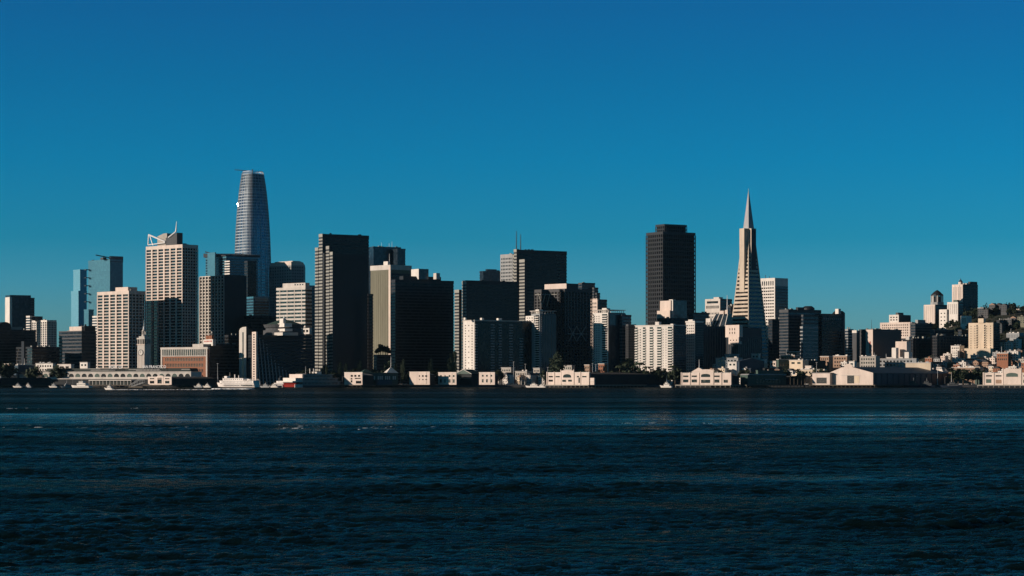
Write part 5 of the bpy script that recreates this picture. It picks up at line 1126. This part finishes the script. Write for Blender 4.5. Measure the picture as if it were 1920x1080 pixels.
# =================================================================== WATER
def water():
    # one sheet of real waves, finely meshed near the viewpoint, flat far away
    rs = [74.0]
    while rs[-1] < SY-1:
        r = rs[-1]; dr = .2 if r < 200 else min(.2+(r-200)*.0011, .5) if r < 480 else min(.5+(r-480)*.008, 8) if r < 2000 else 12
        rs.append(min(r+dr, SY-1))
    rs = np.array(rs); nc = 840
    u = np.linspace(-1, 1, nc); hw = rs*.29+45
    Xg = hw[:, None]*u[None, :]; Yg = np.repeat(rs[:, None], nc, 1)
    rng = np.random.default_rng(4); Zg = np.zeros_like(Xg)
    def lf(sx, sy, k, seed):
        g = np.random.default_rng(seed); o = np.zeros_like(Xg)
        for _ in range(k):
            a = g.uniform(0, 2*np.pi); o += np.sin(Xg/sx*np.cos(a)*g.uniform(.6, 1.6)*6.28+Yg/sy*np.sin(a)*g.uniform(.6, 1.6)*6.28+g.uniform(0, 6.28))
        return o/np.sqrt(k/2)
    gust = np.clip(1+.33*lf(60, 45, 7, 2)+.22*lf(16, 12, 7, 3), .25, 1.9)
    N = 96; lam = np.exp(np.linspace(np.log(.55), np.log(15), N))
    for l in lam:
        th = rng.normal(np.pi/2+.1, .62 if l < 3.5 else .35); k = 2*np.pi/l; slope = .040 if l < 1.9 else .030 if l < 3.2 else .015 if l < 5.5 else .006
        ph = k*(Xg*np.cos(th)+Yg*np.sin(th))+rng.uniform(0, 6.28)
        fade = np.clip(1-(Yg/(l*300))**3, 0, 1)       # waves shorter than the mesh can carry are left to the bump
        s = np.sin(ph); Zg += slope/k*(s+.25*np.cos(2*ph))*fade*(gust if l < 9 else 1)
    calm = 1-.35*np.clip((Yg-400)/25, 0, 1)*np.clip((600-Yg)/60, 0, 1)
    edge = calm*np.clip((1-np.abs(u))/.03, 0, 1)[None, :]*np.clip((Yg-74)/3, 0, 1)*np.clip((SY-40-Yg)/60, 0, 1)
    Zg *= edge
    nr = len(rs); V = np.stack([Xg, Yg, Zg], -1).reshape(-1, 3)
    i = np.arange(nr-1)[:, None]*nc+np.arange(nc-1)[None, :]
    Fq = np.stack([i, i+1, i+nc+1, i+nc], -1).reshape(-1, 4)
    ex = np.array([(-5900, 74, 0), (-5900, SY-1, 0), (5900, 74, 0), (5900, SY-1, 0), (-5900, -2900, 0), (5900, -2900, 0)], float)
    n0 = len(V); V = np.vstack([V, ex]); TL, TR = (nr-1)*nc, nr*nc-1; BL, BR = 0, nc-1
    Fx = np.array([(n0, BL, TL, n0+1), (BR, n0+2, n0+3, TR), (n0+4, n0+5, BR, BL)])
    Fx = np.vstack([Fx]); tri = [(n0+4, BL, n0), (n0+5, n0+2, BR)]
    me = bpy.data.meshes.new('water'); nf = len(Fq)+len(Fx)
    me.vertices.add(len(V)); me.vertices.foreach_set('co', V.astype(np.float32).ravel())
    loops = np.concatenate([Fq.ravel(), Fx.ravel(), np.array(tri).ravel()]).astype(np.int32)
    starts = np.concatenate([np.arange(nf)*4, nf*4+np.array([0, 3])]).astype(np.int32)
    me.loops.add(len(loops)); me.loops.foreach_set('vertex_index', loops)
    me.polygons.add(nf+2); me.polygons.foreach_set('loop_start', starts)
    me.update(calc_edges=True); me.validate()
    me.polygons.foreach_set('use_smooth', np.ones(len(me.polygons), bool))
    o = bpy.data.objects.new('water', me); C.objects.link(o); o['kind'] = 'structure'
    m, nt, p = newmat('bay_water'); p.inputs['Base Color'].default_value = WATER_COL; p.inputs['IOR'].default_value = 1.33
    L = nt.links.new; nd = nt.nodes.new
    tc = nd('ShaderNodeTexCoord')
    def noise(sx, sy, sc_, det, ro=.6):
        mp = nd('ShaderNodeMapping'); mp.inputs['Scale'].default_value = (sx, sy, 1); L(tc.outputs['Object'], mp.inputs[0])
        n = nd('ShaderNodeTexNoise'); n.inputs['Scale'].default_value = sc_; n.inputs['Detail'].default_value = det; n.inputs['Roughness'].default_value = ro; L(mp.outputs[0], n.inputs['Vector']); return n.outputs['Fac']
    def mth(op, a, b=None, c=None):
        n = nd('ShaderNodeMath'); n.operation = op
        for i_, q in enumerate((a, b, c)):
            if q is None: continue
            if isinstance(q, (int, float)): n.inputs[i_].default_value = q
            else: L(q, n.inputs[i_])
        return n.outputs[0]
    def mr(a, f0, f1, t0, t1):
        n = nd('ShaderNodeMapRange'); L(a, n.inputs[0]); n.interpolation_type = 'SMOOTHSTEP'
        for i_, q in zip((1, 2, 3, 4), (f0, f1, t0, t1)): n.inputs[i_].default_value = q
        return n.outputs[0]
    sep = nd('ShaderNodeSeparateXYZ'); L(tc.outputs['Object'], sep.inputs[0]); Yc = sep.outputs['Y']
    ripple = noise(.5, 1, 2.2, 6, .66); chop = noise(.6, 1, .22, 5, .6)
    # calmer slick between about 390 and 600 m, with a wandering edge; rougher water beyond
    wob = noise(.25, 1, .012, 4); yw = mth('ADD', Yc, mth('MULTIPLY', mth('SUBTRACT', wob, .5), 260))
    slick = mth('MULTIPLY', mth('MULTIPLY', mr(yw, 395, 430, 0, 1), mr(yw, 520, 640, 1, 0)), mr(noise(.12, 1, .03, 5, .6), .40, .58, .25, 1))
    patch = mr(noise(.35, 1, .006, 5, .7), .35, .65, .45, 1.25)
    outp = mth('MAXIMUM', mr(mth('SUBTRACT', mth('ABSOLUTE', sep.outputs['X']), mth('MULTIPLY', Yc, .29)), 40, 46, 0, 1), mr(Yc, 74, 78, 1, 0)); far = mth('MAXIMUM', outp, mr(Yc, 250, 900, 0, 1)); grp = mr(noise(.22, 1, .05, 8, .72), .38, .64, GRP0, GRP1)
    st = mth('MULTIPLY', patch, mth('SUBTRACT', 1.0, mth('MULTIPLY', slick, SLICK)))
    b1 = nd('ShaderNodeBump'); b1.inputs['Distance'].default_value = .34; L(ripple, b1.inputs['Height']); L(mth('MULTIPLY', st, RIP), b1.inputs['Strength'])
    b2 = nd('ShaderNodeBump'); b2.inputs['Distance'].default_value = 2.6; L(chop, b2.inputs['Height']); L(mth('MULTIPLY', mth('MULTIPLY', st, far), CHOP), b2.inputs['Strength']); L(b1.outputs[0], b2.inputs['Normal'])
    L(b2.outputs[0], p.inputs['Normal'])
    L(mth('ADD', .03, mth('MULTIPLY', mr(Yc, 250, 900, 0, 1), .16)), p.inputs['Roughness'])
    # broken foam where crests run in a line past the slick
    fm = mth('MULTIPLY', mr(noise(.18, 1, .55, 4, .55), FOAM, FOAM+.05, 0, 1), mth('MULTIPLY', mr(yw, 372, 384, 0, 1), mr(yw, 396, 412, 1, 0)))
    mx = nd('ShaderNodeMix'); mx.data_type = 'RGBA'; mx.inputs['A'].default_value = WATER_COL; mx.inputs['B'].default_value = (.5, .62, .62, 1); L(fm, mx.inputs['Factor']); L(mx.outputs['Result'], p.inputs['Base Color'])
    # a choppy surface mirrors only part of the sky at grazing view; the calm slick mirrors more
    df = nd('ShaderNodeBsdfDiffuse'); L(mx.outputs['Result'], df.inputs['Color']); gl = nd('ShaderNodeBsdfGlossy'); gl.inputs['Color'].default_value = (1, 1, .90, 1); L(p.inputs['Roughness'].links[0].from_socket, gl.inputs['Roughness']); L(b2.outputs[0], gl.inputs['Normal'])
    fr = nd('ShaderNodeFresnel'); fr.inputs['IOR'].default_value = 1.33; L(b2.outputs[0], fr.inputs['Normal'])
    rf = mth('MULTIPLY', mth('ADD', REFL, mth('MULTIPLY', slick, REFS)), mth('MULTIPLY', grp, mr(patch, .45, 1.25, 1.3, .8)))
    rf = mth('MULTIPLY', rf, mth('ADD', mr(Yc, 230, 640, 1, .50), mth('MULTIPLY', slick, .12)))
    fc = mth('MULTIPLY', mth('MULTIPLY', fr.outputs[0], rf), mth('SUBTRACT', 1.0, fm))
    mxs = nd('ShaderNodeMixShader'); L(fc, mxs.inputs[0]); L(df.outputs[0], mxs.inputs[1]); L(gl.outputs[0], mxs.inputs[2])
    L(mxs.outputs[0], nt.nodes['Material Output'].inputs['Surface'])
    me.materials.append(m)
    return o
HAZE = 6e-6
WATER_COL = (.002, .007, .008, 1); SLICK = .5; GRP0 = .75; GRP1 = 1.25; REFL = .50; REFS = .55; RIP = 1.0; CHOP = 1.0; FOAM = .66
water()

# =================================================================== SKY, SUN, CAMERA
SUN_EL = 14.0; SX, SYY = -.965, -.262
az = math.atan2(SX, SYY)        # compass style: from +Y towards +X
w = bpy.data.worlds.new('World'); sc.world = w; w.use_nodes = True; nt = w.node_tree; nt.nodes.clear()
nd = nt.nodes.new; L = nt.links.new
out = nd('ShaderNodeOutputWorld'); bg = nd('ShaderNodeBackground'); sky = nd('ShaderNodeTexSky'); sky.sky_type = 'NISHITA'; sky.sun_disc = False
sky.sun_elevation = R(SUN_EL); sky.sun_rotation = az; sky.altitude = 0; sky.air_density = 1.0; sky.dust_density = .3; sky.ozone_density = 3.0
tc = nd('ShaderNodeTexCoord'); sep = nd('ShaderNodeSeparateXYZ'); L(tc.outputs['Generated'], sep.inputs[0])
cr = nd('ShaderNodeValToRGB'); L(sep.outputs['Z'], cr.inputs[0])
els = cr.color_ramp.elements
STOPS = SKYSTOPS = [(0.0, (1, 1, 1)), (1.0, (1, 1, 1))]
STOPS = [(0.0, (0.3291, 0.6977, 1.1272)), (0.027, (0.2342, 0.6777, 1.0967)), (0.042, (0.1473, 0.6483, 1.1109)), (0.0622, (0.0489, 0.5625, 0.9679)), (0.0974, (0.0209, 0.5269, 0.9261)), (0.132, (0.0219, 0.4697, 0.832)), (0.166, (0.0302, 0.4164, 0.7812)), (0.26, (0.036, 0.2727, 0.37)), (0.45, (0.03, 0.1565, 0.165)), (1.0, (0.016, 0.0859, 0.095))]
els[0].position = STOPS[0][0]; els[0].color = (*STOPS[0][1], 1); els[1].position = STOPS[-1][0]; els[1].color = (*STOPS[-1][1], 1)
for p_, c_ in STOPS[1:-1]: e_ = els.new(p_); e_.color = (*c_, 1)
mx = nd('ShaderNodeMix'); mx.data_type = 'RGBA'; mx.blend_type = 'MULTIPLY'; mx.inputs['Factor'].default_value = 1
L(sky.outputs[0], mx.inputs['A']); L(cr.outputs[0], mx.inputs['B']); L(mx.outputs['Result'], bg.inputs[0]); bg.inputs[1].default_value = .1; L(bg.outputs[0], out.inputs[0])
sd = bpy.data.lights.new('sun', 'SUN'); sd.energy = 5.0; sd.angle = R(.5); sd.color = (1.0, .83, .69)
so = bpy.data.objects.new('sun', sd); C.objects.link(so)
hv = Vector((SX, SYY, 0)).normalized()*math.cos(R(SUN_EL)); hv.z = math.sin(R(SUN_EL)); so.rotation_euler = hv.to_track_quat('Z', 'Y').to_euler(); so.location = (0, 0, 500)
cd = bpy.data.cameras.new('camera'); cam = bpy.data.objects.new('camera', cd); C.objects.link(cam); sc.camera = cam
cam.location = (0, 0, CH); cam.rotation_euler = (R(90), 0, 0); cd.sensor_width = 36; cd.lens = 36*F/1920; cd.shift_y = (HY-540)/1920; cd.clip_start = 1; cd.clip_end = 100000
sc.view_settings.view_transform = 'Standard'; sc.view_settings.look = 'None'; sc.view_settings.exposure = EXPO if 'EXPO' in globals() else 0; sc.view_settings.gamma = 1
sc.cycles.use_denoising = True; sc.cycles.denoising_prefilter = 'FAST'; sc.cycles.sample_clamp_indirect = 2.0; sc.cycles.caustics_reflective = False; sc.cycles.caustics_refractive = False; sc.cycles.max_bounces = 5; sc.cycles.volume_bounces = 0

hz = MB().box(-6000, -3000, -4.5, 6000, 6000, 345).build('haze', 'white'); hz['kind'] = 'stuff'
hm = bpy.data.materials.new('haze'); hm.use_nodes = True; hm.node_tree.nodes.clear(); vo = hm.node_tree.nodes.new('ShaderNodeVolumePrincipled'); oo = hm.node_tree.nodes.new('ShaderNodeOutputMaterial')
vo.inputs['Color'].default_value = (.38, .72, 1, 1); vo.inputs['Density'].default_value = HAZE; vo.inputs['Anisotropy'].default_value = .2; hm.node_tree.links.new(vo.outputs[0], oo.inputs['Volume'])
hz.data.materials[0] = hm
# separating-axis check of the footprints (prints only)
def sat(p, q):
    for poly in (p, q):
        for i in range(4):
            ax = (poly[(i+1) % 4][1]-poly[i][1], poly[i][0]-poly[(i+1) % 4][0]); l = math.hypot(*ax) or 1
            a_ = [(x*ax[0]+y*ax[1])/l for x, y in p]; b_ = [(x*ax[0]+y*ax[1])/l for x, y in q]
            if min(max(a_)-min(b_), max(b_)-min(a_)) < .5: return False
    return True
if CHECK:
    for o in C.objects:
        if o.get('label') and len(o['label'].replace('-',' ').split()) > 16: print('LONG', o['label'])
if CHECK:
    for i in range(len(FOOT)):
        for j in range(i+1, len(FOOT)):
            if sat(FOOT[i][1], FOOT[j][1]): print('OVERLAP', FOOT[i][0][:60], '|', FOOT[j][0][:60])
